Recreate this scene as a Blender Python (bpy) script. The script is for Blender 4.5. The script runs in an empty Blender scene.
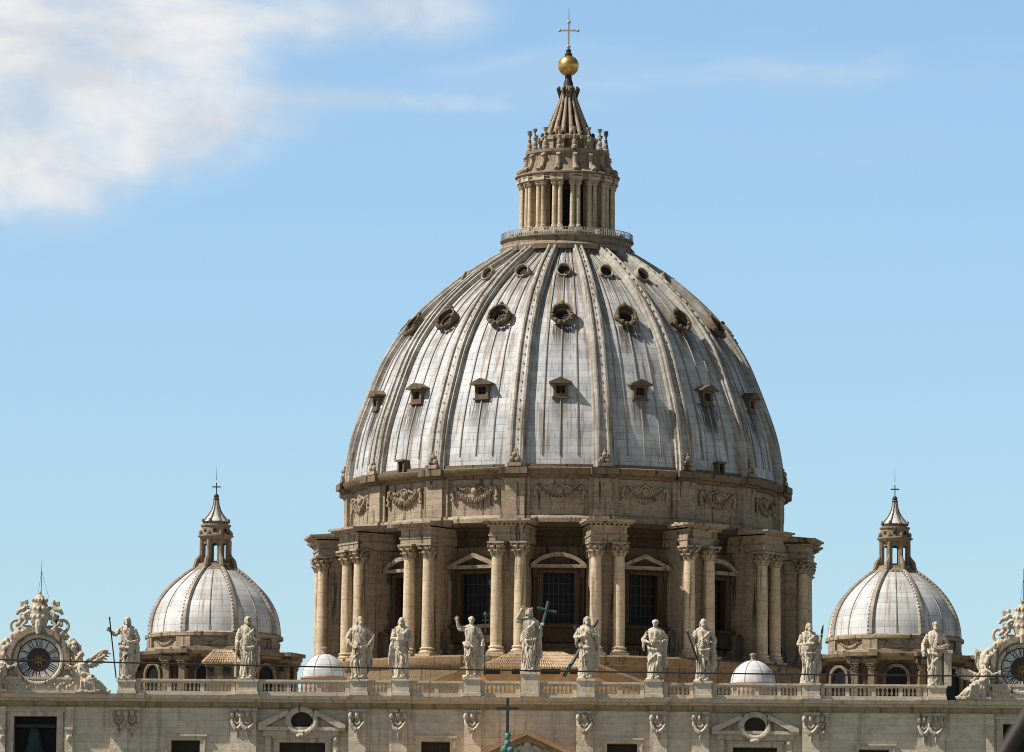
import bpy, math, random
from mathutils import Vector, Matrix, Euler
R = math.radians
PI = math.pi
SC = bpy.context.scene
COL = SC.collection

# ------------------------------------------------------------------ camera
CAM_POS = Vector((18.5, -640.0, 2.0))
FPX = 6400.0
cam_data = bpy.data.cameras.new('camera')
cam = bpy.data.objects.new('camera', cam_data)
COL.objects.link(cam)
cam_data.sensor_width = 36.0
cam_data.lens = FPX / 1024.0 * 36.0
cam_data.clip_start = 0.5
cam_data.clip_end = 60000.0
CAM_M = (Matrix.Translation(CAM_POS) @ Matrix.Rotation(R(1.84), 4, 'Z')
         @ Matrix.Rotation(R(90 + 6.74), 4, 'X') @ Matrix.Rotation(R(0.57), 4, 'Z'))
cam.matrix_world = CAM_M
cam_data.dof.use_dof = True
cam_data.dof.focus_distance = 760.0
cam_data.dof.aperture_fstop = 50.0
SC.camera = cam
SC.cycles.filter_width = 1.0
CAM_I = CAM_M.inverted()

# ------------------------------------------------------------------ exposure, sun, sky
SC.view_settings.view_transform = 'Standard'
SC.view_settings.look = 'None'
SC.view_settings.gamma = 1.0
SC.view_settings.exposure = 0.45
SUN_AZ = -75.0      # degrees from the viewing direction's reverse (-Y), minus = to the left
SUN_EL = 50.0
to_sun = Vector((math.sin(R(SUN_AZ)) * math.cos(R(SUN_EL)), -math.cos(R(SUN_AZ)) * math.cos(R(SUN_EL)), math.sin(R(SUN_EL))))
sd = bpy.data.lights.new('sun', 'SUN')
sd.energy = 5.0
sd.angle = R(0.5)
sd.color = (1.0, 0.955, 0.88)
sun = bpy.data.objects.new('sun', sd)
COL.objects.link(sun)
sun.rotation_euler = to_sun.to_track_quat('Z', 'Y').to_euler()
sun.location = (-200, -100, 300)

world = bpy.data.worlds.new('World')
SC.world = world
world.use_nodes = True
WT = world.node_tree
WT.nodes.clear()


class G:
    """tiny node-graph writer"""
    def __init__(s, tree):
        s.t = tree

    def n(s, kind, **kw):
        nd = s.t.nodes.new(kind)
        ins = kw.pop('i', {})
        for k, v in kw.items():
            setattr(nd, k, v)
        for k, v in ins.items():
            s.put(nd, k, v)
        return nd

    def put(s, nd, k, v):
        sock = nd.inputs[k]
        if isinstance(v, bpy.types.NodeSocket):
            s.t.links.new(v, sock)
        elif isinstance(v, bpy.types.Node):
            s.t.links.new(v.outputs[0], sock)
        else:
            sock.default_value = v

    def m(s, op, a, b=0.0, c=None, clamp=False):
        nd = s.n('ShaderNodeMath', operation=op, use_clamp=clamp)
        s.put(nd, 0, a)
        s.put(nd, 1, b)
        if c is not None:
            s.put(nd, 2, c)
        return nd.outputs[0]

    def ramp(s, f, lo, hi, a=0.0, b=1.0):
        nd = s.n('ShaderNodeMapRange', interpolation_type='SMOOTHSTEP')
        s.put(nd, 0, f); s.put(nd, 1, lo); s.put(nd, 2, hi); s.put(nd, 3, a); s.put(nd, 4, b)
        return nd.outputs[0]

    def mix(s, f, a, b, mode='MIX'):
        nd = s.n('ShaderNodeMix', data_type='RGBA', blend_type=mode)
        s.put(nd, 0, f); s.put(nd, 6, a); s.put(nd, 7, b)
        return nd.outputs[2]

    def noise(s, vec, scale, detail=3.0, rough=0.55, dim='3D'):
        nd = s.n('ShaderNodeTexNoise', noise_dimensions=dim)
        if vec is not None:
            s.put(nd, 'Vector', vec)
        s.put(nd, 'Scale', scale); s.put(nd, 'Detail', detail); s.put(nd, 'Roughness', rough)
        return nd.outputs[0]

    def scale(s, vec, sx, sy, sz):
        nd = s.n('ShaderNodeVectorMath', operation='MULTIPLY')
        s.put(nd, 0, vec); nd.inputs[1].default_value = (sx, sy, sz)
        return nd.outputs[0]

    def xyz(s, vec):
        nd = s.n('ShaderNodeSeparateXYZ')
        s.put(nd, 0, vec)
        return nd.outputs

    def vec(s, x, y, z):
        nd = s.n('ShaderNodeCombineXYZ')
        s.put(nd, 0, x); s.put(nd, 1, y); s.put(nd, 2, z)
        return nd.outputs[0]


def build_world():
    g = G(WT)
    out = g.n('ShaderNodeOutputWorld')
    sky = g.n('ShaderNodeTexSky', sky_type='NISHITA', sun_disc=False)
    sky.sun_elevation = R(SUN_EL)
    sky.sun_rotation = math.atan2(to_sun.x, to_sun.y)
    sky.altitude = 50.0
    sky.air_density = 1.0
    sky.dust_density = 0.0
    sky.ozone_density = 3.0
    tc = g.n('ShaderNodeTexCoord').outputs['Generated']
    x, y, z = g.xyz(tc)
    # heading and rise of each sky direction (rise of about 0.05 = low sky, 0.17 = over the cross)
    rise = g.m('DIVIDE', z, g.m('MAXIMUM', g.m('SQRT', g.m('ADD', g.m('MULTIPLY', x, x), g.m('MULTIPLY', y, y))), 0.001))
    head = g.m('ARCTAN2', x, y)
    p = g.vec(head, rise, 0.0)
    warp = g.n('ShaderNodeTexNoise', noise_dimensions='3D')
    g.put(warp, 'Vector', p); g.put(warp, 'Scale', 30.0); g.put(warp, 'Detail', 3.0)
    off = g.n('ShaderNodeVectorMath', operation='MULTIPLY_ADD')
    g.put(off, 0, warp.outputs[1]); off.inputs[1].default_value = (0.02, 0.012, 0.0); g.put(off, 2, p)
    pw = off.outputs[0]
    n1 = g.noise(g.scale(pw, 1.0, 1.6, 1.0), 42.0, 6.0, 0.55)

    def blob(cx, cy, rx, ry):
        dx = g.m('DIVIDE', g.m('SUBTRACT', head, cx), rx)
        dy = g.m('DIVIDE', g.m('SUBTRACT', rise, cy), ry)
        d = g.m('ADD', g.m('MULTIPLY', dx, dx), g.m('MULTIPLY', dy, dy))
        return g.m('EXPONENT', g.m('MULTIPLY', d, -1.0))
    K = CLOUDS
    tot = None
    for (cx, cy, rx, ry, a) in K:
        b = g.m('MULTIPLY', blob(cx, cy, rx, ry), a)
        tot = b if tot is None else g.m('ADD', tot, b)
    dens = g.m('ADD', tot, g.m('MULTIPLY', g.m('SUBTRACT', n1, 0.5), g.m('MINIMUM', g.m('MULTIPLY', tot, 3.0), 1.9)))
    n4 = g.noise(g.scale(pw, 1.0, 2.0, 1.0), 75.0, 6.0, 0.6)
    cl = g.m('MULTIPLY', g.ramp(dens, 0.12, 1.2, 0.0, 1.0), g.ramp(n4, 0.3, 0.62, 0.62, 0.98))
    n5 = g.noise(g.scale(pw, 1.0, 1.5, 1.0), 50.0, 5.0, 0.55)
    ccol = g.mix(g.ramp(n5, 0.36, 0.64), CLOUD_GREY, CLOUD_COL)
    # thin high veil, streaky
    n2 = g.noise(g.scale(pw, 0.35, 2.4, 1.0), 26.0, 4.0, 0.5)
    veil = g.ramp(n2, 0.46, 0.74, 0.0, 0.42)
    veil = g.m('MULTIPLY', veil, g.ramp(rise, 0.148, 0.168))
    # fair-weather cloud over the rest of the sky, away from the view
    n3 = g.noise(tc, 3.2, 5.0, 0.55)
    far = g.m('MULTIPLY', g.ramp(n3, 0.55, 0.75, 0.0, 0.35), g.ramp(z, 0.2, 0.4))
    allc = g.m('MAXIMUM', g.m('MAXIMUM', cl, veil), far)
    deep = g.ramp(z, 0.15, 0.42, 1.0, ZENITH)      # added dimming of the unseen sky overhead, to weaken the fill light
    sk_ = g.mix(1.0, g.mix(1.0, sky, SKY_TINT, 'MULTIPLY'), g.vec(deep, deep, deep), 'MULTIPLY')
    lift = g.ramp(z, 0.05, 0.18, 0.96, 1.13)      # brightness gradient set into the sky: dimmer low, lighter higher up
    sk_ = g.mix(1.0, sk_, g.vec(lift, lift, lift), 'MULTIPLY')
    col = g.mix(allc, sk_, ccol)
    bg = g.n('ShaderNodeBackground')
    g.put(bg, 0, col)
    bg.inputs[1].default_value = SKY_STRENGTH
    g.t.links.new(bg.outputs[0], out.inputs[0])


SKY_STRENGTH = 0.092
SKY_TINT = (0.97, 1.035, 1.05, 1.0)
ZENITH = 0.14
CLOUD_COL = (6.9, 6.85, 6.8, 1.0)
CLOUD_GREY = (5.3, 5.6, 6.0, 1.0)


def direction(px, py):
    d = CAM_M.to_3x3() @ Vector(((px - 512.0) / FPX, (376.0 - py) / FPX, -1.0))
    return d


def hr(px, py):
    d = direction(px, py)
    return math.atan2(d.x, d.y), d.z / math.hypot(d.x, d.y)


CLOUDS = []
for (px, py, rx, ry, a) in [(10, 60, 120, 120, 0.75), (110, 20, 110, 60, 0.75), (150, 140, 95, 38, 0.74), (15, 175, 80, 55, 0.68),
                            (60, 110, 120, 80, 0.6), (250, 15, 150, 35, 0.55), (400, 5, 120, 45, 0.5), (230, 130, 130, 25, 0.26), (0, 90, 190, 130, 0.38), (200, 60, 130, 70, 0.33), (430, 104, 140, 12, 0.33), (330, 92, 90, 10, 0.2),
                            (620, 95, 240, 30, 0.28), (860, 72, 260, 14, 0.33), (990, 45, 90, 12, 0.25)]:
    h_, r_ = hr(px, py)
    CLOUDS.append((h_, r_, rx / FPX, ry / FPX, a))
build_world()


# ------------------------------------------------------------------ sight helpers (measuring the place from the photograph)
def at(px, py, Y):
    """the point of the vertical plane at distance Y seen at pixel px, py"""
    d = direction(px, py)
    t = (Y - CAM_POS.y) / d.y
    return CAM_POS + d * t


def px_of(v):
    q = CAM_I @ Vector(v)
    return 512 + FPX * q.x / -q.z, 376 - FPX * q.y / -q.z


# ------------------------------------------------------------------ mesh builder
class MB:
    def __init__(s):
        s.v = []; s.f = []; s.uv = {}

    def add(s, vs, fs, M=None, uvs=None):
        o = len(s.v)
        if M is not None:
            vs = [M @ Vector(p) for p in vs]
        s.v.extend([tuple(p) for p in vs])
        for i, f in enumerate(fs):
            if uvs is not None:
                s.uv[len(s.f)] = uvs[i]
            s.f.append([k + o for k in f])
        return s

    def box(s, x0, x1, y0, y1, z0, z1, M=None):
        vs = [(x0, y0, z0), (x1, y0, z0), (x1, y1, z0), (x0, y1, z0), (x0, y0, z1), (x1, y0, z1), (x1, y1, z1), (x0, y1, z1)]
        fs = [(3, 2, 1, 0), (4, 5, 6, 7), (0, 1, 5, 4), (1, 2, 6, 5), (2, 3, 7, 6), (3, 0, 4, 7)]
        return s.add(vs, fs, M)

    def lathe(s, prof, n=32, M=None, a0=0.0, a1=2 * PI, caps=True, uvf=None):
        """prof: (r, z) from bottom to top; angle measured from -Y towards +X"""
        full = abs(a1 - a0 - 2 * PI) < 1e-6
        k = n if full else n + 1
        vs = []
        for (r, z) in prof:
            for i in range(k):
                a = a0 + (a1 - a0) * i / n
                vs.append((r * math.sin(a), -r * math.cos(a), z))
        fs = []; uvs = [] if uvf else None
        for j in range(len(prof) - 1):
            for i in range(n):
                b = (i + 1) % k
                fs.append((j * k + i, j * k + b, (j + 1) * k + b, (j + 1) * k + i))
                if uvf:
                    aa = a0 + (a1 - a0) * i / n; ab = a0 + (a1 - a0) * (i + 1) / n
                    uvs.append([uvf(aa, j), uvf(ab, j), uvf(ab, j + 1), uvf(aa, j + 1)])
        if caps and full:
            if prof[0][0] > 1e-4:
                fs.append(list(range(k))[::-1])
                if uvf: uvs.append([(0, 0)] * k)
            if prof[-1][0] > 1e-4:
                fs.append([(len(prof) - 1) * k + i for i in range(k)])
                if uvf: uvs.append([(0, 0)] * k)
        return s.add(vs, fs, M, uvs)

    def tube(s, path, rad, n=8, M=None, flat=1.0):
        """closed-ended tube along path; rad a number or a list; flat squeezes it along the second normal"""
        path = [Vector(p) for p in path]
        if not isinstance(rad, (list, tuple)):
            rad = [rad] * len(path)
        vs = []; prev = None
        for i, p in enumerate(path):
            t = (path[min(i + 1, len(path) - 1)] - path[max(i - 1, 0)]).normalized()
            if prev is None:
                up = Vector((0, 1, 0)) if abs(t.y) < 0.9 else Vector((1, 0, 0))
                u = t.cross(up).normalized()
            else:
                u = (prev - t * prev.dot(t)).normalized()
            prev = u
            w = t.cross(u)
            for k in range(n):
                a = 2 * PI * k / n
                vs.append(p + (u * math.cos(a) + w * math.sin(a) * flat) * rad[i])
        fs = []
        for i in range(len(path) - 1):
            for k in range(n):
                b = (k + 1) % n
                fs.append((i * n + k, i * n + b, (i + 1) * n + b, (i + 1) * n + k))
        fs.append([k for k in range(n)][::-1])
        fs.append([(len(path) - 1) * n + k for k in range(n)])
        return s.add(vs, fs, M)

    def prism(s, poly, d0, d1, axis='Y', M=None):
        """extrude a 2-D outline: axis Y -> points are (x, z); axis X -> (y, z); axis Z -> (x, y)"""
        n = len(poly)
        def P(p, d):
            return (p[0], d, p[1]) if axis == 'Y' else ((d, p[0], p[1]) if axis == 'X' else (p[0], p[1], d))
        vs = [P(p, d0) for p in poly] + [P(p, d1) for p in poly]
        area = sum(poly[i][0] * poly[(i + 1) % n][1] - poly[(i + 1) % n][0] * poly[i][1] for i in range(n))
        fl = (area > 0) == (axis != 'Y')
        a = list(range(n)); b = list(range(n, 2 * n))
        fs = [a[::-1] if fl else a, b if fl else b[::-1]]
        for i in range(n):
            j = (i + 1) % n
            q = (i, j, j + n, i + n)
            fs.append(q if fl else q[::-1])
        return s.add(vs, fs, M)

    def ball(s, c, r, nu=14, nv=8, M=None):
        if not isinstance(r, (tuple, list)):
            r = (r, r, r)
        vs = [(c[0], c[1], c[2] - r[2])]
        for j in range(1, nv):
            b = -PI / 2 + PI * j / nv
            for i in range(nu):
                a = 2 * PI * i / nu
                vs.append((c[0] + r[0] * math.cos(b) * math.cos(a), c[1] + r[1] * math.cos(b) * math.sin(a), c[2] + r[2] * math.sin(b)))
        vs.append((c[0], c[1], c[2] + r[2]))
        fs = []
        for i in range(nu):
            fs.append((0, 1 + (i + 1) % nu, 1 + i))
            for j in range(nv - 2):
                a = 1 + j * nu
                fs.append((a + i, a + (i + 1) % nu, a + nu + (i + 1) % nu, a + nu + i))
            a = 1 + (nv - 2) * nu
            fs.append((a + i, a + (i + 1) % nu, len(vs) - 1))
        return s.add(vs, fs, M)

    def mesh(s, name, mat, sharp=32.0):
        me = bpy.data.meshes.new(name)
        me.from_pydata(s.v, [], s.f)
        if s.uv:
            l = me.uv_layers.new(name='UVMap')
            for p in me.polygons:
                u = s.uv.get(p.index)
                for q, li in enumerate(p.loop_indices):
                    l.data[li].uv = u[q] if u else (0.0, 0.0)
        me.polygons.foreach_set('use_smooth', [True] * len(me.polygons))
        me.update()
        me.set_sharp_from_angle(angle=R(sharp))
        me.materials.append(mat)
        return me

    def build(s, name, mat, parent=None, loc=(0, 0, 0), rot=0.0, sharp=32.0):
        return link(name, s.mesh(name, mat, sharp), parent, loc, rot)


def link(name, me, parent=None, loc=(0, 0, 0), rot=0.0):
    o = bpy.data.objects.new(name, me)
    COL.objects.link(o)
    o.parent = parent
    o.location = loc
    o.rotation_euler = (0, 0, rot)
    return o


def tag(o, label=None, cat=None, group=None, kind=None):
    if label: o['label'] = label
    if cat: o['category'] = cat
    if group: o['group'] = group
    if kind: o['kind'] = kind
    return o


def empty(name, loc, label=None, cat=None, group=None, rot=0.0):
    o = bpy.data.objects.new(name, None)
    COL.objects.link(o)
    o.location = loc
    o.rotation_euler = (0, 0, rot)
    o.empty_display_size = 0.5
    return tag(o, label, cat, group)


def copy_tree(o, parent=None):
    c = o.copy()
    COL.objects.link(c)
    c.parent = parent
    for ch in list(o.children):
        copy_tree(ch, c)
    return c


def rot_copy(o, ang):
    """a copy of a part (with its sub-parts) turned about its parent's axis"""
    c = copy_tree(o, o.parent)
    c.rotation_euler = (0, 0, ang)
    return c


def arc(cx, cz, r, a0, a1, n):
    return [(cx + r * math.cos(a0 + (a1 - a0) * i / n), cz + r * math.sin(a0 + (a1 - a0) * i / n)) for i in range(n + 1)]


def smooth_interp(xs, ys, x):
    """monotone-ish cubic through the points"""
    n = len(xs)
    if x <= xs[0]: return ys[0]
    if x >= xs[-1]: return ys[-1]
    for i in range(n - 1):
        if xs[i] <= x <= xs[i + 1]:
            break
    def slope(k):
        if k == 0: return (ys[1] - ys[0]) / (xs[1] - xs[0])
        if k == n - 1: return (ys[-1] - ys[-2]) / (xs[-1] - xs[-2])
        return (ys[k + 1] - ys[k - 1]) / (xs[k + 1] - xs[k - 1])
    h = xs[i + 1] - xs[i]
    t = (x - xs[i]) / h
    m0 = slope(i) * h; m1 = slope(i + 1) * h
    return ((2 * t ** 3 - 3 * t ** 2 + 1) * ys[i] + (t ** 3 - 2 * t ** 2 + t) * m0
            + (-2 * t ** 3 + 3 * t ** 2) * ys[i + 1] + (t ** 3 - t ** 2) * m1)


# ------------------------------------------------------------------ materials
def new_mat(name):
    m = bpy.data.materials.new(name)
    m.use_nodes = True
    m.node_tree.nodes.clear()
    g = G(m.node_tree)
    out = g.n('ShaderNodeOutputMaterial')
    b = g.n('ShaderNodeBsdfPrincipled')
    g.t.links.new(b.outputs[0], out.inputs[0])
    return m, g, b


def stone(name, base, dark, stain, streak=0.6, joints=0.0, course=0.62, seed=0.0, bump=0.35, blotch=0.6, rough=0.85, fr=1.0, pit=0.4):
    m, g, b = new_mat(name)
    geo = g.n('ShaderNodeNewGeometry')
    pos = geo.outputs['Position']
    off = g.n('ShaderNodeVectorMath', operation='ADD')
    g.put(off, 0, pos); off.inputs[1].default_value = (seed, seed * 1.7, seed * 0.3)
    p = off.outputs[0]
    big = g.noise(p, 0.22 * fr, 4.0, 0.6)
    mid = g.noise(g.scale(p, 1, 1, 1.8), 1.3 * fr, 4.0, 0.6)
    fine = g.noise(p, 7.0, 3.0, 0.6)
    run = g.noise(g.scale(p, 1.5, 1.5, 0.10 if fr == 1 else 0.3), fr, 5.0, 0.65)
    col = g.mix(g.ramp(mid, 0.32, 0.72, 0.0, blotch), (*base, 1), (*dark, 1))
    col = g.mix(g.ramp(big, 0.45, 0.75, 0.0, 0.45), col, (*dark, 1))
    col = g.mix(g.ramp(run, 0.53, 0.67, 0.0, streak), col, (*stain, 1))
    col = g.mix(g.ramp(fine, 0.42, 0.72, 0.0, pit), col, (*stain, 1))
    h = g.m('ADD', g.m('MULTIPLY', mid, 0.6), g.m('MULTIPLY', fine, 0.4))
    if joints > 0:
        x, y, z = g.xyz(pos)
        q = g.m('DIVIDE', z, course)
        fr = g.m('FRACT', q)
        row = g.m('FLOOR', q)
        line = g.m('LESS_THAN', fr, 0.07)
        wn = g.n('ShaderNodeTexWhiteNoise', noise_dimensions='2D')
        # blocks along the wall: heading for round walls and x for flat ones both change with x
        blk = g.m('FLOOR', g.m('ADD', g.m('DIVIDE', x, course * 2.6), g.m('MULTIPLY', row, 0.37)))
        g.put(wn, 'Vector', g.vec(blk, row, 0.0))
        tone = g.m('MULTIPLY', g.m('SUBTRACT', wn.outputs[0], 0.5), 0.30 * joints)
        hsv = g.n('ShaderNodeHueSaturation')
        g.put(hsv, 'Value', g.m('ADD', tone, 1.0))
        g.put(hsv, 'Color', col)
        col = g.mix(g.m('MULTIPLY', line, 0.5 * joints), hsv.outputs[0], (*stain, 1))
        h = g.m('SUBTRACT', h, g.m('MULTIPLY', line, 0.5))
    g.put(b, 'Base Color', col)
    b.inputs['Roughness'].default_value = rough
    b.inputs['Specular IOR Level'].default_value = 0.25
    bp = g.n('ShaderNodeBump')
    bp.inputs['Strength'].default_value = bump
    bp.inputs['Distance'].default_value = 0.12
    g.put(bp, 'Height', h)
    g.put(b, 'Normal', bp.outputs[0])
    return m


def lead(name, base, pale, rust, row_h=0.85, col_n=4.0, rust_amt=0.6, stains=(), rough=0.5, grime=0.35, seam=0.4, top=0.0):
    """sheet lead laid in bays: UV.x counts bays, UV.y is metres up the slope"""
    m, g, b = new_mat(name)
    uv = g.n('ShaderNodeUVMap').outputs[0]
    u, v, _ = g.xyz(uv)
    row = g.m('FLOOR', g.m('DIVIDE', v, row_h))
    frv = g.m('FRACT', g.m('DIVIDE', v, row_h))
    cu = g.m('FLOOR', g.m('MULTIPLY', u, col_n))
    wn = g.n('ShaderNodeTexWhiteNoise', noise_dimensions='2D')
    g.put(wn, 'Vector', g.vec(cu, row, 0.0))
    pos = g.n('ShaderNodeNewGeometry').outputs['Position']
    n_big = g.noise(pos, 0.35, 4.0, 0.6)
    n_run = g.noise(g.vec(g.m('MULTIPLY', u, 13.0), g.m('MULTIPLY', v, 0.10), 3.0), 1.0, 5.0, 0.65)
    n_run2 = g.noise(g.vec(g.m('MULTIPLY', u, 60.0), g.m('MULTIPLY', v, 0.35), 9.0), 1.0, 4.0, 0.6)
    n_fine = g.noise(pos, 5.0, 3.0, 0.6)
    col = g.mix(g.ramp(n_big, 0.3, 0.7), (*base, 1), (*pale, 1))
    hsv = g.n('ShaderNodeHueSaturation')
    g.put(hsv, 'Color', col)
    g.put(hsv, 'Value', g.m('ADD', 0.87, g.m('MULTIPLY', wn.outputs[0], 0.26)))
    col = hsv.outputs[0]
    n_run3 = g.noise(g.vec(g.m('MULTIPLY', u, 30.0), g.m('MULTIPLY', v, 0.12), 17.0), 1.0, 4.0, 0.6)
    if top:      # long brown run-off streaks below the lantern
        tk = g.m('MULTIPLY', g.ramp(v, top * 0.4, top * 0.9), g.ramp(n_run3, 0.43, 0.54))
        col = g.mix(g.m('MULTIPLY', tk, 0.9), col, (0.085, 0.055, 0.03, 1))
    r_amt = g.m('MULTIPLY', g.ramp(n_run, 0.53, 0.63), rust_amt)
    col = g.mix(r_amt, col, (*rust, 1))
    col = g.mix(g.ramp(n_run2, 0.55, 0.70, 0.0, grime), col, (0.075, 0.062, 0.052, 1))
    for (v0, v1, w, amt) in stains:      # stains that have run down below an opening, v0 = top, v1 = where they fade
        du = g.m('ABSOLUTE', g.m('SUBTRACT', g.m('FRACT', u), 0.5))
        mu = g.ramp(g.m('ADD', du, g.m('MULTIPLY', g.m('SUBTRACT', n_run2, 0.5), 0.6)), w * 0.35, w, 1.0, 0.0)
        mv = g.m('MULTIPLY', g.m('POWER', g.ramp(v, v1, v0), 0.6), g.m('LESS_THAN', v, v0))
        wb = g.n('ShaderNodeTexWhiteNoise', noise_dimensions='1D')
        g.put(wb, 'W', g.m('ADD', g.m('FLOOR', u), v0))
        mv = g.m('MULTIPLY', mv, g.m('ADD', 0.5, g.m('MULTIPLY', wb.outputs[0], 1.1)))
        k = g.m('MULTIPLY', g.m('MULTIPLY', mu, mv), amt)
        col = g.mix(g.m('MINIMUM', k, 0.95), col, (0.03, 0.021, 0.014, 1))
    line = g.m('LESS_THAN', frv, 0.10)
    col = g.mix(g.m('MULTIPLY', line, seam), col, (0.085, 0.075, 0.07, 1))
    col = g.mix(g.ramp(n_fine, 0.4, 0.8, 0.0, 0.18), col, (0.2, 0.18, 0.16, 1))
    g.put(b, 'Base Color', col)
    b.inputs['Roughness'].default_value = rough
    b.inputs['Specular IOR Level'].default_value = 0.5
    b.inputs['Metallic'].default_value = 0.0
    bp = g.n('ShaderNodeBump')
    bp.inputs['Strength'].default_value = 0.35
    bp.inputs['Distance'].default_value = 0.08
    h = g.m('SUBTRACT', g.m('MULTIPLY', n_fine, 0.4), g.m('MULTIPLY', line, 0.8))
    g.put(bp, 'Height', h)
    g.put(b, 'Normal', bp.outputs[0])
    return m


def plain(name, c, rough=0.6, metal=0.0, var=0.25, scale=3.0, c2=None, bump=0.15):
    m, g, b = new_mat(name)
    pos = g.n('ShaderNodeNewGeometry').outputs['Position']
    nz = g.noise(pos, scale, 4.0, 0.6)
    c2 = c2 or tuple(x * 0.55 for x in c)
    g.put(b, 'Base Color', g.mix(g.ramp(nz, 0.35, 0.75, 0.0, min(1.0, var * 2)), (*c, 1), (*c2, 1)))
    b.inputs['Roughness'].default_value = rough
    b.inputs['Metallic'].default_value = metal
    bp = g.n('ShaderNodeBump')
    bp.inputs['Strength'].default_value = bump
    bp.inputs['Distance'].default_value = 0.05
    g.put(bp, 'Height', nz)
    g.put(b, 'Normal', bp.outputs[0])
    return m


M_FACADE = stone('travertine_cleaned', (0.69, 0.585, 0.445), (0.53, 0.435, 0.315), (0.21, 0.155, 0.10), 0.42, 0.5, 0.75, bump=0.4, pit=0.2, blotch=0.75)
M_TRIM = stone('travertine_trim', (0.63, 0.53, 0.395), (0.46, 0.375, 0.265), (0.12, 0.085, 0.05), 0.5, 0.0, seed=11, pit=0.3)
M_DRUM = stone('travertine_drum', (0.39, 0.305, 0.215), (0.22, 0.165, 0.11), (0.028, 0.021, 0.014), 0.9, 0.6, 0.7, seed=5)
M_FRIEZE = stone('travertine_ochre_stained', (0.40, 0.30, 0.165), (0.26, 0.185, 0.09), (0.10, 0.07, 0.035), 0.6, 0.0, seed=71)
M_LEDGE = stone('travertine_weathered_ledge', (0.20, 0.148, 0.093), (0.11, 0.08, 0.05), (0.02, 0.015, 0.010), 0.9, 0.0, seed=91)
M_SIDELANTERN = stone('travertine_small_lantern', (0.29, 0.225, 0.155), (0.16, 0.12, 0.08), (0.024, 0.018, 0.012), 0.9, 0.0, seed=95)
M_JAMB = stone('travertine_shade_and_soot', (0.085, 0.058, 0.034), (0.05, 0.034, 0.02), (0.015, 0.011, 0.008), 0.7, 0.0, seed=81)  # shade of recesses and gaps painted into a near-black stone colour, with soot
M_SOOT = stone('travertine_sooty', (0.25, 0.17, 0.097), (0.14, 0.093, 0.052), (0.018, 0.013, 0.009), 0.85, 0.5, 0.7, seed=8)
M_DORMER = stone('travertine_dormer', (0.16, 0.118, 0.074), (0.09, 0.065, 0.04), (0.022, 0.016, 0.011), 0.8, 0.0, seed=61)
M_COLUMN = stone('travertine_column', (0.60, 0.47, 0.32), (0.39, 0.295, 0.19), (0.075, 0.054, 0.035), 0.7, 0.45, 1.5, seed=23)
M_LANTERN = stone('travertine_lantern', (0.40, 0.32, 0.225), (0.22, 0.168, 0.113), (0.026, 0.019, 0.013), 0.9, 0.0, seed=37)
M_STATUE = stone('statue_travertine', (0.60, 0.51, 0.39), (0.37, 0.30, 0.215), (0.05, 0.038, 0.026), 0.9, 0.0, seed=51, blotch=0.7, bump=0.3, fr=1.8, pit=0.2)
M_GLASS = plain('dark_glass', (0.007, 0.0075, 0.009), 0.5, 0.0, 0.2, 1.0)
for _m in (M_GLASS,):
    _m.node_tree.nodes['Principled BSDF'].inputs['Specular IOR Level'].default_value = 0.15
M_DUSK = plain('dusty_dark_window', (0.035, 0.027, 0.014), 0.8)
M_DARK = plain('dark_opening', (0.016, 0.013, 0.011), 0.9)
M_GOLD = plain('gilded_copper', (0.62, 0.40, 0.12), 0.38, 0.85, 0.35, 1.6, (0.32, 0.19, 0.06))
M_BRONZE = plain('green_bronze', (0.032, 0.075, 0.063), 0.6, 0.1, 0.4, 4.0, (0.014, 0.028, 0.024))
M_PATINA = plain('bright_patina', (0.085, 0.21, 0.17), 0.65, 0.0, 0.4, 4.0, (0.03, 0.08, 0.065))
M_BELL = plain('bell_bronze', (0.025, 0.042, 0.038), 0.6, 0.2, 0.4, 2.0)
M_IRON = plain('dark_iron', (0.035, 0.03, 0.027), 0.6, 0.3)
M_SILVER = plain('grey_metal', (0.42, 0.40, 0.37), 0.5, 0.3)
M_OCHRE = plain('ochre_plaster', (0.44, 0.265, 0.115), 0.9, 0.0, 0.45, 0.7, (0.26, 0.15, 0.07))
M_TILE = plain('roof_tile', (0.46, 0.33, 0.19), 0.85, 0.0, 0.5, 2.2, (0.22, 0.14, 0.08))
M_CLOCKW = plain('clock_enamel', (0.60, 0.57, 0.50), 0.5, 0.0, 0.4, 2.5)
M_CLOCKR = plain('clock_rosette', (0.07, 0.026, 0.017), 0.6, 0.1, 0.5, 5.0, (0.03, 0.02, 0.016))
M_DULLGOLD = plain('dull_gilding', (0.26, 0.13, 0.035), 0.5, 0.3, 0.5, 4.0, (0.10, 0.05, 0.02))
M_BLACK = plain('black_paint', (0.018, 0.017, 0.018), 0.5)
M_WHITELEAD = lead('cupola_lead', (0.50, 0.50, 0.51), (0.66, 0.65, 0.63), (0.30, 0.24, 0.18), 0.7, 1.0, 0.5, (), 0.5, 0.35)
M_PINK = plain('pink_plaster', (0.36, 0.24, 0.18), 0.9)
M_PAVE = plain('square_paving', (0.13, 0.12, 0.105), 0.85, 0.0, 0.3, 0.4)
M_GRANITE = plain('red_granite', (0.30, 0.19, 0.15), 0.6, 0.0, 0.3, 2.0)
M_ROOF = plain('roof_gravel', (0.30, 0.25, 0.19), 0.9, 0.0, 0.3, 1.0)

# ================================================================== the setting
g_ = MB(); g_.box(-4000, 4000, -900, 9000, -1.0, 0.0)
tag(g_.build('ground', M_PAVE), kind='structure')

# ================================================================== the great dome
AX, AY = -0.2, 150.0
KD = FPX / 790.0                      # pixels per metre at the axis


def zc(y):
    return at(565, y, AY).z


def zf(y, r):
    return at(562, y, AY - r).z


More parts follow.
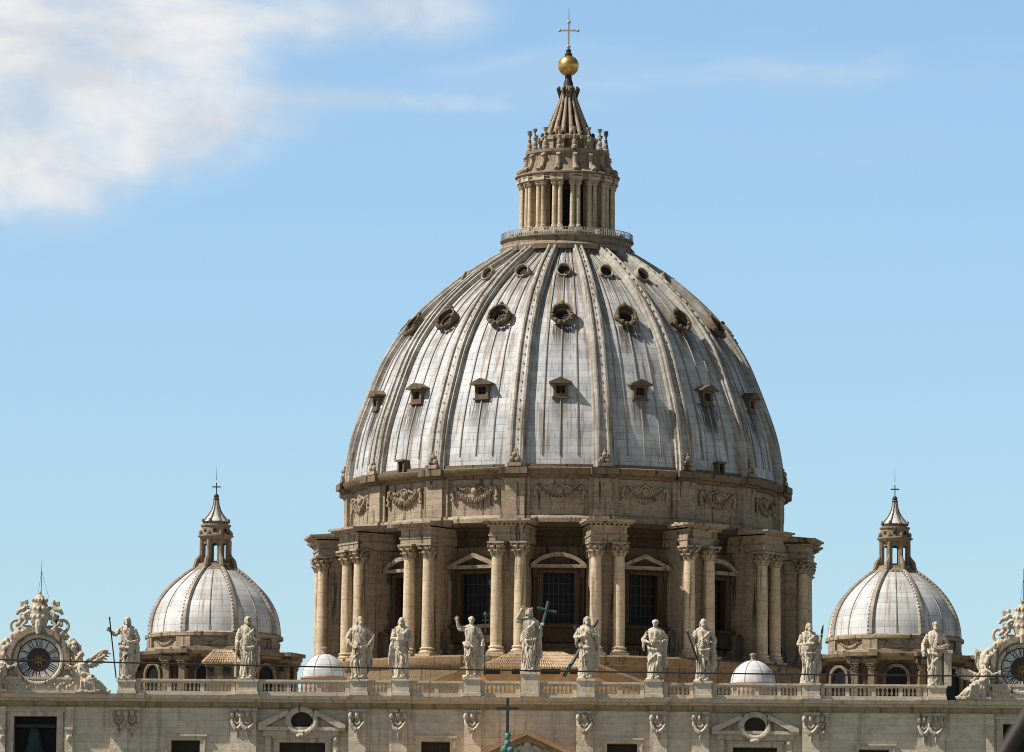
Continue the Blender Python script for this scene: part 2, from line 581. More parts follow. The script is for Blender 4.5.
ROOF_Z = 45.0
dome = empty('great_dome', (AX, AY, ROOF_Z), 'huge ribbed lead dome on a ring of paired columns, topped by lantern, golden ball, cross', 'dome')
DZ = (0, 0, -ROOF_Z)
BAY = R(22.5)
BUT_ANG = [R(11.25 + 22.5 * k) for k in range(-5, 5)]          # buttresses and ribs the front half can show
WIN_ANG = [R(22.5 * k) for k in range(-4, 5)]

z_cor_top = zf(519, 31.2)             # top of the column entablature
z_base = zf(655, 30.6)                # where the columns stand
z_shaft0 = z_base + 1.05
z_cap0 = zf(556, 30.4)
z_cap1 = zf(541.5, 30.4)
z_arch1 = zf(534, 30.6)
z_fri1 = zf(526.5, 30.6)
z_att_cor0 = zc(499.5)
z_att_cor1 = zc(490.5)
R_WALL = 25.4

# plinth the whole drum stands on
b = MB()
b.lathe([(31.7, ROOF_Z), (31.7, z_base - 1.3), (32.0, z_base - 1.1), (32.2, z_base - 0.55), (32.2, z_base - 0.25), (31.8, z_base), (24.0, z_base)], 96, caps=False)
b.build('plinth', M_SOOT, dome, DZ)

# drum wall with mouldings and the bay entablature
b = MB()
b.lathe([(R_WALL + 0.55, z_base), (R_WALL + 0.55, z_base + 1.0), (R_WALL + 0.35, z_base + 1.25), (R_WALL, z_base + 1.4), (R_WALL, z_cap1 - 0.1)], 128, caps=False)
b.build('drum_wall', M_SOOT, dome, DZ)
b = MB()
b.lathe([(R_WALL - 0.2, z_cap1 - 0.12), (R_WALL + 0.30, z_cap1 - 0.1), (R_WALL + 0.30, z_arch1 - 0.2), (R_WALL + 0.5, z_arch1 - 0.15), (R_WALL + 0.5, z_arch1),
         (R_WALL + 0.28, z_arch1 + 0.02), (R_WALL + 0.28, z_fri1 - 0.1), (R_WALL + 0.7, z_fri1), (R_WALL + 0.85, z_fri1 + 0.22),
         (R_WALL + 2.35, z_fri1 + 0.3), (R_WALL + 2.6, z_cor_top - 0.12), (R_WALL + 2.6, z_cor_top - 0.02), (R_WALL - 0.6, z_cor_top + 0.15)], 128, caps=False)
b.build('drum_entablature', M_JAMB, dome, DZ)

# attic storey above the columns
R_AT = 26.7
b = MB()
b.lathe([(R_AT + 0.65, z_cor_top - 0.3), (R_AT + 0.65, z_cor_top + 0.55), (R_AT + 0.45, z_cor_top + 0.8), (R_AT, z_cor_top + 0.95),
         (R_AT, z_att_cor0 + 0.01)], 128, caps=False)
ac = MB()
ac.lathe([(R_AT - 0.3, z_att_cor0 - 0.1), (R_AT + 0.03, z_att_cor0 - 0.1), (R_AT + 0.35, z_att_cor0), (R_AT + 0.5, z_att_cor0 + 0.25), (R_AT + 1.05, z_att_cor0 + 0.35),
         (R_AT + 1.4, z_att_cor1 - 0.35), (R_AT + 1.45, z_att_cor1 - 0.05), (R_AT + 0.9, z_att_cor1 + 0.1), (R_AT + 0.45, z_att_cor1 + 0.12),
         (R_AT + 0.45, z_att_cor1 + 0.5), (R_AT - 1.0, z_att_cor1 + 0.6)], 128, caps=False)
for a in BUT_ANG:
    M = Matrix.Rotation(a, 4, 'Z')
    for (hw, dr) in ((1.75, 0.32), (1.2, 0.72)):
        b.box(-hw, hw, -(R_AT + dr), -(R_AT - 0.4), z_cor_top + 0.9, z_att_cor0 + 0.05, M)
        b.box(-hw - 0.08, hw + 0.08, -(R_AT + dr + 0.28), -(R_AT - 0.4), z_cor_top - 0.1, z_cor_top + 0.83, M)
    b.box(-1.28, 1.28, -(R_AT + 0.86), -(R_AT - 0.4), z_att_cor0 - 0.55, z_att_cor0 - 0.1, M)
    ac.box(-1.55, 1.55, -(R_AT + 1.25), -(R_AT - 0.3), z_att_cor0 + 0.07, z_att_cor0 + 0.36, M)
    ac.box(-1.7, 1.7, -(R_AT + 1.72), -(R_AT - 0.3), z_att_cor0 + 0.38, z_att_cor1 + 0.02, M)
b.build('attic', M_DRUM, dome, DZ)
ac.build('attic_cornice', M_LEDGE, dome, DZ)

# garlands in the attic bays
ga = MB()
zt = z_att_cor0 - 1.15
n = 22
path = []; rad = []
for i in range(n + 1):
    s = -1 + 2 * i / n
    path.append((s * 2.6, -(R_AT + 0.12), zt - 1.45 * (1 - s * s)))
    rad.append(0.17 + 0.13 * (1 - s * s) + (0.05 if i % 2 else -0.05))
ga.tube(path, rad, 8)
for i in range(1, n):
    ga.ball((path[i][0], path[i][1] - 0.2, path[i][2] + (0.08 if i % 2 else -0.1)), (0.10, 0.22, 0.34), 8, 5)
for sgn in (-1, 1):
    ga.ball((sgn * 2.7, -(R_AT + 0.12), zt + 0.05), (0.28, 0.28, 0.28), 9, 6)
    ga.tube([(sgn * 2.8, -(R_AT + 0.12), zt), (sgn * 2.95, -(R_AT + 0.15), zt - 0.8), (sgn * 2.75, -(R_AT + 0.16), zt - 1.1), (sgn * 2.95, -(R_AT + 0.12), zt - 1.5)],
            [0.16, 0.22, 0.17, 0.25], 7)
    ga.tube([(sgn * 0.75, -(R_AT + 0.12), zt + 0.2), (sgn * 1.5, -(R_AT + 0.2), zt - 0.15), (sgn * 2.2, -(R_AT + 0.2), zt + 0.25)], [0.16, 0.12, 0.1], 6)
ga.ball((0, -(R_AT + 0.2), zt - 0.35), (0.42, 0.34, 0.5), 12, 8)
for k in range(7):
    aa = PI * (0.1 + 0.8 * k / 6)
    ga.ball((0.6 * math.cos(aa), -(R_AT + 0.15), zt - 0.25 + 0.62 * math.sin(aa)), (0.17, 0.22, 0.22), 7, 5)
gme = ga.mesh('garland', M_DRUM)
for i, a in enumerate(WIN_ANG):
    link('garland', gme, dome, DZ, a)

# ---- buttresses with their paired columns
CT, CR, CRAD = 1.42, 30.3, 0.73


def column_mb(x, y, r, z0, z1, base_h, n=20):
    m = MB()
    m.box(x - r * 1.5, x + r * 1.5, y - r * 1.5, y + r * 1.5, z0, z0 + base_h * 0.28)
    T = Matrix.Translation((x, y, 0))
    zb = z0 + base_h * 0.28
    h = base_h * 0.72
    m.lathe([(r * 1.3, zb), (r * 1.45, zb + h * 0.15), (r * 1.45, zb + h * 0.3), (r * 1.25, zb + h * 0.42), (r * 1.15, zb + h * 0.55),
             (r * 1.25, zb + h * 0.65), (r * 1.32, zb + h * 0.78), (r * 1.2, zb + h * 0.9), (r * 1.04, zb + h)], n, T, caps=False)
    pr = []
    for i in range(9):
        t = i / 8
        pr.append((r * (1.0 - 0.14 * t ** 1.8), zb + h + (z1 - zb - h) * t))
    m.lathe(pr, n, T, caps=False)
    return m


def capital_mb(x, y, r, z0, z1):
    m = MB()
    h = z1 - z0
    T = Matrix.Translation((x, y, 0))
    m.lathe([(r * 0.9, z0), (r * 1.0, z0 + h * 0.03), (r * 0.98, z0 + h * 0.08), (r * 0.95, z0 + h * 0.5), (r * 1.15, z0 + h * 0.78), (r * 1.3, z0 + h * 0.86)], 16, T, caps=False)
    for row, (zz, rr, hh) in enumerate(((z0 + h * 0.08, 0.98, 0.36), (z0 + h * 0.36, 1.05, 0.36))):
        for k in range(8):
            a = 2 * PI * (k + 0.5 * row) / 8
            L = Matrix.Translation((x, y, 0)) @ Matrix.Rotation(a, 4, 'Z')
            w = r * 0.34
            p = [(rr * r, zz), (rr * r + 0.16 * r, zz + h * hh * 0.5), (rr * r + 0.42 * r, zz + h * hh * 0.86), (rr * r + 0.56 * r, zz + h * hh * 0.74), (rr * r + 0.5 * r, zz + h * hh * 1.0),
                 (rr * r + 0.2 * r, zz + h * hh), (rr * r - 0.1 * r, zz + h * hh * 0.5)]
            m.prism([(-q[0], q[1]) for q in p], -w, w, 'X', L)
    for k in range(4):      # corner volutes
        a = PI / 4 + k * PI / 2
        L = Matrix.Translation((x, y, 0)) @ Matrix.Rotation(a, 4, 'Z')
        m.tube([(0, -r * 1.0, z0 + h * 0.62), (0, -r * 1.45, z0 + h * 0.8), (0, -r * 1.72, z0 + h * 0.78), (0, -r * 1.62, z0 + h * 0.66)], [r * 0.2, r * 0.22, r * 0.2, r * 0.14], 6, L)
    m.box(x - r * 1.45, x + r * 1.45, y - r * 1.45, y + r * 1.45, z0 + h * 0.87, z1 - 0.003)
    return m


bt = MB()
hw = 1.72
PASS0, PASS1, PZ = 26.45, 27.85, z_base + 3.7
bt.box(-hw, hw, -PASS0, -(R_WALL - 0.5), z_base - 0.05, z_cap1)
bt.box(-hw, hw, -29.1, -PASS1, z_base - 0.05, z_cap1)
for sg in (-1, 1):
    bt.box(sg * 1.4 - 0.33, sg * 1.4 + 0.33, -29.65, -29.05, z_base, z_cap1 - 0.003)
mid_r = (PASS0 + PASS1) / 2
ap = arc(-mid_r, PZ - 0.7, (PASS1 - PASS0) / 2, 0, PI, 10)
bt.prism([(-PASS0, z_cap1), (-PASS1, z_cap1)] + [(p[0], p[1]) for p in ap[::-1]], -hw, hw, 'X')
# flank pilasters
for sg in (-1, 1):
    for rr in (28.7, 25.95):
        bt.box(sg * hw - 0.13, sg * hw + 0.13, -(rr + 0.5), -(rr - 0.45), z_base + 1.0, z_cap0)
        bt.box(sg * hw - 0.25, sg * hw + 0.25, -(rr + 0.65), -(rr - 0.6), z_cap0 + 0.02, z_cap1 - 0.1)
bt.box(-hw - 0.25, hw + 0.25, -29.3, -PASS1 - 0.05, z_base, z_base + 1.0)
bt.build('x', M_DRUM) if False else None
# base block under the columns, entablature block and cornice
bt.box(-2.6, 2.6, -31.5, -28.4, z_base - 0.3, z_base - 0.01)
bt.box(-2.25, 2.25, -31.02, -25.0, z_cap1, z_arch1 - 0.22)
bt.box(-2.35, 2.35, -31.12, -25.0, z_arch1 - 0.22, z_arch1)
bt.box(-2.2, 2.2, -30.98, -25.0, z_arch1, z_fri1)
bt.box(-2.45, 2.45, -31.3, -25.0, z_fri1, z_fri1 + 0.2)
for k in range(9):          # modillions
    x = -2.2 + 4.4 * k / 8
    bt.box(x - 0.13, x + 0.13, -31.75, -31.25, z_fri1 + 0.21, z_fri1 + 0.38)
bt.box(-2.85, 2.85, -31.85, -25.0, z_fri1 + 0.38, z_cor_top - 0.25)
bt.box(-3.0, 3.0, -32.15, -25.0, z_cor_top - 0.25, z_cor_top)
bt.prism([(-31.9, z_cor_top), (-26.5, z_cor_top), (-26.5, z_cor_top + 0.5)], -2.7, 2.7, 'X')
but0 = bt.build('buttress', M_DRUM, dome, DZ, BUT_ANG[0])
for sg in (-1, 1):
    column_mb(sg * CT, -CR, CRAD, z_base, z_cap0, 1.15).build('column', M_COLUMN, but0)
    capital_mb(sg * CT, -CR, CRAD, z_cap0, z_cap1).build('capital', M_DRUM, but0, sharp=20)
for a in BUT_ANG[1:]:
    rot_copy(but0, a)

# ---- drum windows, gabled and arched pediments in turn
z_w0 = zf(624, 26.2); z_w1 = zf(573, 26.2); z_ped0 = zf(567, 26.4); z_ped1 = zf(552.5, 26.4)


def drum_window(arched):
    m = MB()
    ow = 1.85
    RW = R_WALL
    yo = -(RW + 1.05)
    for sg in (-1, 1):
        m.box(sg * (ow + 0.33) - 0.33, sg * (ow + 0.33) + 0.33, yo, -(RW - 0.3), z_w0, z_w1)
        m.box(sg * (ow + 0.95) - 0.27, sg * (ow + 0.95) + 0.27, yo + 0.3, -(RW - 0.4), z_w0 - 0.2, z_w1 - 0.6)
        m.prism([(sg * (ow + 0.68), z_w1 - 0.58), (sg * (ow + 1.22), z_w1 - 0.58), (sg * (ow + 1.32), z_ped0 - 0.13), (sg * (ow + 0.68), z_ped0 - 0.13)][::sg], yo - 0.25, -(RW - 0.3), 'Y')
    m.box(-ow - 0.66, ow + 0.66, yo - 0.02, -(RW - 0.3), z_w1, z_w1 + 0.33)
    m.box(-ow - 0.64, ow + 0.64, yo + 0.15, -(RW - 0.3), z_w1 + 0.335, z_ped0 - 0.13)
    m.box(-ow - 1.4, ow + 1.4, yo - 0.45, -(RW - 0.4), z_w0 - 0.45, z_w0 - 0.003)
    m.box(-ow - 1.1, ow + 1.1, yo, -(RW - 0.4), z_w0 - 2.2, z_w0 - 0.46)
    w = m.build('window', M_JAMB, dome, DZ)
    # pediment
    m = MB(); tp = MB()
    W = ow + 1.5
    m.box(-W, W, yo - 0.7, -(RW - 0.4), z_ped0 - 0.12, z_ped0 + 0.27)
    hh = z_ped1 - z_ped0 - 0.3
    if arched:
        rr = (W * W + hh * hh) / (2 * hh)
        a0 = math.asin(W / rr)
        outer = [(rr * math.sin(t), z_ped0 + 0.28 + hh - rr + rr * math.cos(t)) for t in [a0 - 2 * a0 * i / 14 for i in range(15)]]
        r2 = rr - 0.46
        inner = [(r2 * math.sin(t), z_ped0 + 0.28 + hh - rr + r2 * math.cos(t)) for t in [-a0 + 2 * a0 * i / 14 for i in range(15)]]
        m.prism(outer + inner, yo - 0.7, -(RW - 0.4), 'Y')
        tp.prism([(p[0] * 0.96, p[1] - 0.1) for p in outer], yo - 0.1, -(RW - 0.4), 'Y')
    else:
        for sg in (-1, 1):
            m.prism([(sg * W, z_ped0 + 0.28), (0, z_ped1), (0, z_ped1 - 0.52), (sg * (W - 1.05), z_ped0 + 0.28)][::sg], yo - 0.7, -(RW - 0.4), 'Y')
        tp.prism([(-W * 0.9, z_ped0 + 0.28), (W * 0.9, z_ped0 + 0.28), (0, z_ped1 - 0.2)], yo - 0.1, -(RW - 0.4), 'Y')
    m.build('pediment', M_DRUM, w)
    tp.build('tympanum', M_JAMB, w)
    p = MB()
    p.box(-ow, ow, -(RW + 0.03), -(RW - 0.25), z_w0, z_w1)
    p.build('pane', M_GLASS, w)
    q = MB()
    for k in range(1, 6):
        x = -ow + 2 * ow * k / 6
        q.box(x - 0.05, x + 0.05, -(RW + 0.11), -(RW + 0.035), z_w0, z_w1)
    for k in range(1, 5):
        z = z_w0 + (z_w1 - z_w0) * k / 5
        q.box(-ow, ow, -(RW + 0.10), -(RW + 0.036), z - 0.05, z + 0.05)
    q.build('glazing_bars', M_IRON, w)
    return w


wa = drum_window(True); wt = drum_window(False)
first = {True: wa, False: wt}
for a in WIN_ANG:
    k = round(a / BAY)
    arched = (k % 2 == 0)
    if first[arched] is not None:
        o = first[arched]; first[arched] = None
        o.rotation_euler = (0, 0, a)
        if arched: WA = o
        else: WT_ = o
    else:
        rot_copy(WA if arched else WT_, a)

# ---- the lead shell and its ribs
SIL = [(491, 221.5), (484, 221.3), (468, 219.0), (451, 216.0), (435, 211.8), (419, 206.4), (392, 196.0), (364.6, 184.0), (340, 168.5), (316, 148.5), (297, 128.5), (278, 105.0), (266, 88.0), (254, 68.0)]
PZs = [zc(y) for y, h in SIL]
PRs = [(h * 1.013 if h > 100 else h) / KD for y, h in SIL]
Z0S, Z1S = z_att_cor1 + 0.15, PZs[-1] + 0.2


def rib_r(z):
    return smooth_interp(PZs, PRs, z)


NP = 44
prof = []
for i in range(NP + 1):
    t = i / NP
    z = Z0S + (Z1S - Z0S) * (1 - (1 - t) ** 1.25)
    prof.append((rib_r(z), z))
arcl = [0.0]
for i in range(NP):
    arcl.append(arcl[-1] + math.hypot(prof[i + 1][0] - prof[i][0], prof[i + 1][1] - prof[i][1]))
LEN = arcl[-1]
nrm = []
for i in range(NP + 1):
    a = prof[max(0, i - 1)]; c = prof[min(NP, i + 1)]
    d = math.hypot(c[0] - a[0], c[1] - a[1])
    nrm.append(((c[1] - a[1]) / d, -(c[0] - a[0]) / d))     # outward (r, z)
RIB_H = 0.95


def shell_pt(i, lift):
    return prof[i][0] + nrm[i][0] * lift, prof[i][1] + nrm[i][1] * lift


def len_at_z(z):
    for i in range(NP):
        if prof[i][1] <= z <= prof[i + 1][1]:
            t = (z - prof[i][1]) / (prof[i + 1][1] - prof[i][1])
            return arcl[i] + t * (arcl[i + 1] - arcl[i])
    return LEN


def z_front(y, lift):
    """height of the shell point on the front meridian seen at picture row y"""
    best = None
    for i in range(NP):
        for t in (0, .2, .4, .6, .8):
            r = prof[i][0] * (1 - t) + prof[i + 1][0] * t + nrm[i][0] * lift
            z = prof[i][1] * (1 - t) + prof[i + 1][1] * t + nrm[i][1] * lift
            e = abs(px_of((AX, AY - r, z))[1] - y)
            if best is None or e < best[0]:
                best = (e, z, r, nrm[i])
    return best[1:]


T1 = z_front(390, -0.7); T2 = z_front(316, -0.7); T3 = z_front(270.5, -0.7); T0 = z_front(463, -0.7)
STAINS = [(len_at_z(T1[0]) - 0.4, len_at_z(T1[0]) - 6.0, 0.17, 1.0), (len_at_z(T2[0]) - 0.6, len_at_z(T2[0]) - 6.0, 0.2, 0.7), (len_at_z(T3[0]) + 0.5, len_at_z(T3[0]) - 4.0, 0.22, 0.5)]

M_LEAD = lead('dome_lead', (0.37, 0.375, 0.39), (0.54, 0.53, 0.51), (0.25, 0.165, 0.10), 0.92, 4.0, 0.9, STAINS, 0.62, 0.7, 0.30, LEN)
M_RIB = lead('rib_lead', (0.29, 0.26, 0.215), (0.42, 0.385, 0.33), (0.12, 0.078, 0.044), 0.92, 1.0, 0.9, (), 0.55, 0.6)

NSEG = 16 * 8
sh = MB()
sp = [shell_pt(i, -RIB_H) for i in range(NP + 1)]
sh.lathe([(r, z) for r, z in sp], NSEG, None, R(-11.25), R(-11.25) + 2 * PI, False,
         lambda a, j: (a / BAY + 0.5, arcl[j]))
# kick-out skirt at the foot of the shell
shell = sh.build('dome_shell', M_LEAD, dome, DZ, sharp=40)
sk = MB()
r0, zz0 = sp[0]
zs = zf(467.5, r0)
sk.lathe([(r0 + 0.55, Z0S - 0.1), (r0 + 0.55, zs - 0.25), (r0 + 0.42, zs - 0.1), (r0 - 0.3, zs + 0.75)], 128, caps=False, uvf=lambda a, j: (a / BAY + 0.5, 40 + j * 0.3))
sk.build('skirt', M_RIB, dome, DZ)

# standing seams, one mesh of three per bay
se = MB()
for f in (-0.25, 0.0, 0.25):
    th = f * R(18.5)
    vs = []; fs = []
    for i in range(2, NP + 1):
        r, z = sp[i]
        w = 0.085
        for (dx, lf) in ((-w, -0.05), (-w * 0.7, 0.13), (w * 0.7, 0.13), (w, -0.05)):
            rr = r + nrm[i][0] * lf; z_ = z + nrm[i][1] * lf
            vs.append((rr * math.sin(th) + dx * math.cos(th), -rr * math.cos(th) + dx * math.sin(th), z_))
    m_ = NP - 1
    for i in range(m_ - 1):
        for k in range(3):
            fs.append((i * 4 + k, i * 4 + k + 1, i * 4 + k + 5, i * 4 + k + 4))
    se.add(vs, fs)
seme = se.mesh('seams', M_RIB)
for a in WIN_ANG:
    link('seams', seme, dome, DZ, a)

# ribs
rb = MB()
sec = [(-1.0, -1.0), (-1.0, -0.42), (-0.80, -0.36), (-0.74, -0.06), (-0.52, 0.0), (-0.34, -0.06), (-0.28, -0.30), (0.28, -0.30), (0.34, -0.06), (0.52, 0.0), (0.74, -0.06), (0.80, -0.36), (1.0, -0.42), (1.0, -1.0)]
vs = []; fs = []; uvs = []
ns = len(sec)
for i in range(NP + 1):
    t = arcl[i] / LEN
    w = 1.30 - 0.62 * t
    hsc = RIB_H * 1.05
    for (sx, sn) in sec:
        r, z = shell_pt(i, sn * hsc)
        vs.append((sx * w, -r, z))
for i in range(NP):
    for k in range(ns - 1):
        fs.append((i * ns + k, i * ns + k + 1, (i + 1) * ns + k + 1, (i + 1) * ns + k))
        u0, u1 = k / (ns - 1) * 0.4, (k + 1) / (ns - 1) * 0.4
        uvs.append([(u0, arcl[i]), (u1, arcl[i]), (u1, arcl[i + 1]), (u0, arcl[i + 1])])
rb.add(vs, fs, None, uvs)
# lamp studs along one groove
d = 2.2
while d < LEN - 0.8:
    i = max(k for k in range(NP + 1) if arcl[k] <= d)
    t = (d - arcl[i]) / max(1e-6, (arcl[min(NP, i + 1)] - arcl[i]))
    j = min(NP, i + 1)
    r = prof[i][0] * (1 - t) + prof[j][0] * t; z = prof[i][1] * (1 - t) + prof[j][1] * t
    w = 1.30 - 0.62 * d / LEN
    for sx in (0.14,):
        rb.box(sx * w - 0.05, sx * w + 0.05, -r + 0.12, -r + 0.45, z - 0.1, z + 0.1)
    d += 1.25
rib0 = rb.build('rib', M_RIB, dome, DZ, BUT_ANG[0], sharp=25)
# carved foot of each rib: plinth and three balls
ft = MB()
zq = Z0S + 0.05
rq = rib_r(zq)
ft.box(-0.85, 0.85, -(rq + 0.35), -(rq - 0.8), zq, zq + 0.45)
for (x, z) in ((-0.36, zq + 0.82), (0.36, zq + 0.82), (0, zq + 1.4)):
    ft.ball((x, -(rq + 0.0), z), (0.35, 0.32, 0.36), 10, 7)
ft.ball((0, -(rq - 0.1), zq + 1.9), (0.14, 0.14, 0.24), 8, 5)
ft.build('rib_foot', M_DRUM, rib0)
for a in BUT_ANG[1:]:
    rot_copy(rib0, a)


# ---- dormers in three tiers
def place_tier(mk, kinds, angs):
    protos = {}
    for a in angs:
        kd = kinds(round(a / BAY))
        if kd is None:
            continue
        if kd not in protos:
            o = mk(kd); o.rotation_euler = (0, 0, a); protos[kd] = o
        else:
            rot_copy(protos[kd], a)


def gable_dormer(kind):
    z, r, nn = T1
    m = MB()
    h, w = 1.6, 0.88
    yf = -(r + 0.3)
    yb = -(r - 1.6)
    for sg in (-1, 1):
        m.box(sg * (w - 0.17) - 0.17, sg * (w - 0.17) + 0.17, yf, yb, z - h / 2, z + h / 2)
    m.box(-w + 0.34, w - 0.34, yf, yb, z - h / 2, z - h / 2 + 0.42)
    m.box(-w + 0.34, w - 0.34, yf, yb, z + h / 2 - 0.25, z + h / 2)
    m.box(-w - 0.15, w + 0.15, yf - 0.15, yb, z - h / 2 - 0.2, z - h / 2 - 0.003)
    zb = z + h / 2 + 0.003
    W = w + 0.5
    m.box(-W, W, yf - 0.5, yb - 0.3, zb, zb + 0.18)
    if kind == 'gable':
        m.prism([(-W, zb + 0.183), (W, zb + 0.183), (0, zb + 0.78)], yf - 0.5, yb - 0.8, 'Y')
    else:
        m.prism([(W * math.cos(t), zb + 0.183 + 0.72 * math.sin(t)) for t in [PI * i / 12 for i in range(13)]], yf - 0.4, yb - 0.8, 'Y')
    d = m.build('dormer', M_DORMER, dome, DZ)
    p = MB(); p.box(-w + 0.341, w - 0.341, yf + 0.45, yf + 0.6, z - h / 2 + 0.421, z + h / 2 - 0.251)
    p.build('opening', M_DARK, d)
    q = MB(); q.box(-0.05, 0.05, yf + 0.32, yf + 0.42, z - h / 2 + 0.421, z + h / 2 - 0.251)
    q.box(-w + 0.345, w - 0.345, yf + 0.325, yf + 0.415, z + 0.02, z + 0.12)
    q.build('casement', M_IRON, d)
    return d


def ring_mb(m, ro, ri, y0, y1, M, n=28):
    outer0 = [(ro * math.cos(2 * PI * i / n), y0, ro * math.sin(2 * PI * i / n)) for i in range(n)]
    vs = []
    for (rr, yy) in ((ri, y1), (ri, y0), (ri + (ro - ri) * 0.35, y0 - 0.12), (ri + (ro - ri) * 0.7, y0 - 0.12), (ro, y0), (ro, y1)):
        vs += [(rr * math.cos(2 * PI * i / n), yy, rr * math.sin(2 * PI * i / n)) for i in range(n)]
    fs = []
    for k in range(5):
        for i in range(n):
            j = (i + 1) % n
            fs.append((k * n + i, (k + 1) * n + i, (k + 1) * n + j, k * n + j))
    m.add(vs, fs, M)


def disc_mb(m, r, y, M, n=28):
    m.add([(r * math.cos(2 * PI * i / n), y, r * math.sin(2 * PI * i / n)) for i in range(n)], [list(range(n))[::-1]], M)
    m.add([(r * math.cos(2 * PI * i / n), y + 0.1, r * math.sin(2 * PI * i / n)) for i in range(n)], [list(range(n))], M)


def shell_oculus(kind):
    z, r, nn = T2
    M = Matrix.Translation((0, -(r - 0.02), z)) @ Matrix.Rotation(R(-38), 4, 'X') @ Matrix.Diagonal((0.77, 0.9, 0.84, 1.0))
    m = MB()
    ring_mb(m, 1.42, 1.05, -0.3, 1.6, M)
    # hood over the top, scrolls and mask under it
    hood = arc(0, 0.05, 1.72, R(-10), R(190), 18)
    hin = arc(0, 0.05, 1.43, R(190), R(-10), 18)
    m.prism(hood + hin, -1.0, 1.5, 'Y', M)
    m.ball((0, -0.85, 1.85), (0.36, 0.35, 0.42), 9, 6, M)
    for sg in (-1, 1):
        m.ball((sg * 1.55, -0.6, -0.55), (0.38, 0.4, 0.38), 9, 6, M)
        m.ball((sg * 0.98, -0.55, -1.35), (0.40, 0.38, 0.36), 9, 6, M)
        m.ball((sg * 0.42, -0.55, -1.75), (0.36, 0.35, 0.36), 9, 6, M)
        m.tube([(sg * 1.5, -0.5, -0.2), (sg * 1.72, -0.5, -0.8), (sg * 1.3, -0.5, -1.2), (sg * 0.8, -0.5, -1.6)], [0.2, 0.25, 0.25, 0.2], 7, M)
    d = m.build('round_dormer', M_DORMER, dome, DZ)
    p = MB(); disc_mb(p, 1.055, 0.08, M)
    p.build('opening', M_DARK, d)
    q = MB()
    for k in (-1, 1):
        q.box(k * 0.32 - 0.045, k * 0.32 + 0.045, 0.0, 0.06, -0.9, 0.9, M)
        q.box(-0.9, 0.9, 0.005, 0.055, k * 0.32 - 0.045, k * 0.32 + 0.045, M)
    q.build('glazing_bars', M_IRON, d)
    return d


def small_oculus(kind):
    z, r, nn = T3
    M = Matrix.Translation((0, -(r + 0.2), z)) @ Matrix.Rotation(R(-24), 4, 'X')
    m = MB()
    ring_mb(m, 0.96, 0.72, -0.28, 1.6, M)
    d = m.build('porthole', M_LANTERN, dome, DZ)
    p = MB(); disc_mb(p, 0.725, 0.1, M)
    p.build('opening', M_DARK, d)
    return d


def low_door(kind):
    z, r, nn = T0
    m = MB()
    yf, yb = -(r + 0.55), -(r - 1.2)
    for sg in (-1, 1):
        m.box(sg * 0.45 - 0.12, sg * 0.45 + 0.12, yf, yb, z - 1.0, z + 0.8)
    m.prism([(-0.7, z + 0.803), (0.7, z + 0.803), (0.6, z + 1.05), (-0.6, z + 1.05)], yf - 0.2, yb, 'Y')
    d = m.build('hatch', M_DORMER, dome, DZ)
    p = MB(); p.box(-0.33, 0.33, yf + 0.4, yf + 0.5, z - 1.0, z + 0.8)
    p.build('opening', M_DARK, d)
    return d


place_tier(gable_dormer, lambda k: 'gable', WIN_ANG[1:-1])
place_tier(shell_oculus, lambda k: 'r', WIN_ANG)
place_tier(small_oculus, lambda k: 's', WIN_ANG)
place_tier(low_door, lambda k: 'd' if k in (-2, 2) else None, WIN_ANG)

# ---- lantern
def L(px): return px / KD
zg0 = zc(252); zg1 = zc(243.5); zg2 = zc(236)
zcol0 = zc(236.5); zcol1 = zc(186); zent = zc(179); zat1 = zc(154); zatt0 = zc(177)
zsp0 = zc(139)
lan = MB()
lan.lathe([(L(67.5), zg0 - 0.6), (L(68.5), zg0), (L(66.5), zg0 + 0.25), (L(65), zg0 + 0.4), (L(65), zg1 - 0.2), (L(67.5), zg1), (L(67.5), zg1 + 0.18), (L(56), zg1 + 0.2),
           (L(55), zg1 + 0.25), (L(55), zcol0 - 0.25), (L(53.5), zcol0), (L(38), zcol0 + 0.02)], 64, caps=False)
# entablature and attic
lan.lathe([(L(36), zcol1), (L(50.5), zcol1), (L(50.5), zcol1 + 0.35), (L(51.5), zcol1 + 0.4), (L(50.8), zcol1 + 0.75), (L(53), zent - 0.05), (L(53), zent + 0.12), (L(45), zent + 0.5),
           (L(42.0), zatt0 + 0.9), (L(40.5), zatt0 + 1.7), (L(40), zat1 - 0.6), (L(42.3), zat1 - 0.35), (L(42.5), zat1), (L(27), zat1 + 0.1)], 64, caps=False)
lan.lathe([(L(27), zat1), (L(27), zsp0 - 0.6), (L(28.5), zsp0 - 0.4), (L(28.5), zsp0), (L(24), zsp0 + 0.25)], 48, caps=False)
lantern = lan.build('lantern', M_SIDELANTERN, dome, DZ)
lc = MB(); lc.lathe([(L(33.5), zcol0), (L(33.5), zcol1 + 0.4)], 64, caps=False)
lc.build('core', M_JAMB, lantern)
for k in range(-4, 5):
    a = BAY * k
    # tall arched window of the lantern core
    m = MB()
    zz = zcol0 + (zcol1 - zcol0) * 0.72
    hwid = 0.74
    poly = [(-hwid, zcol0 + 0.3), (hwid, zcol0 + 0.3)] + arc(0, zz, hwid, 0, PI, 10)
    m.prism(poly, -(L(33.5) + 0.05), -(L(33.5) - 0.2), 'Y')
    link('lantern_window', m.mesh('lantern_window', M_GLASS), lantern, (0, 0, 0), a)
pm = MB()
rc = L(46.2)
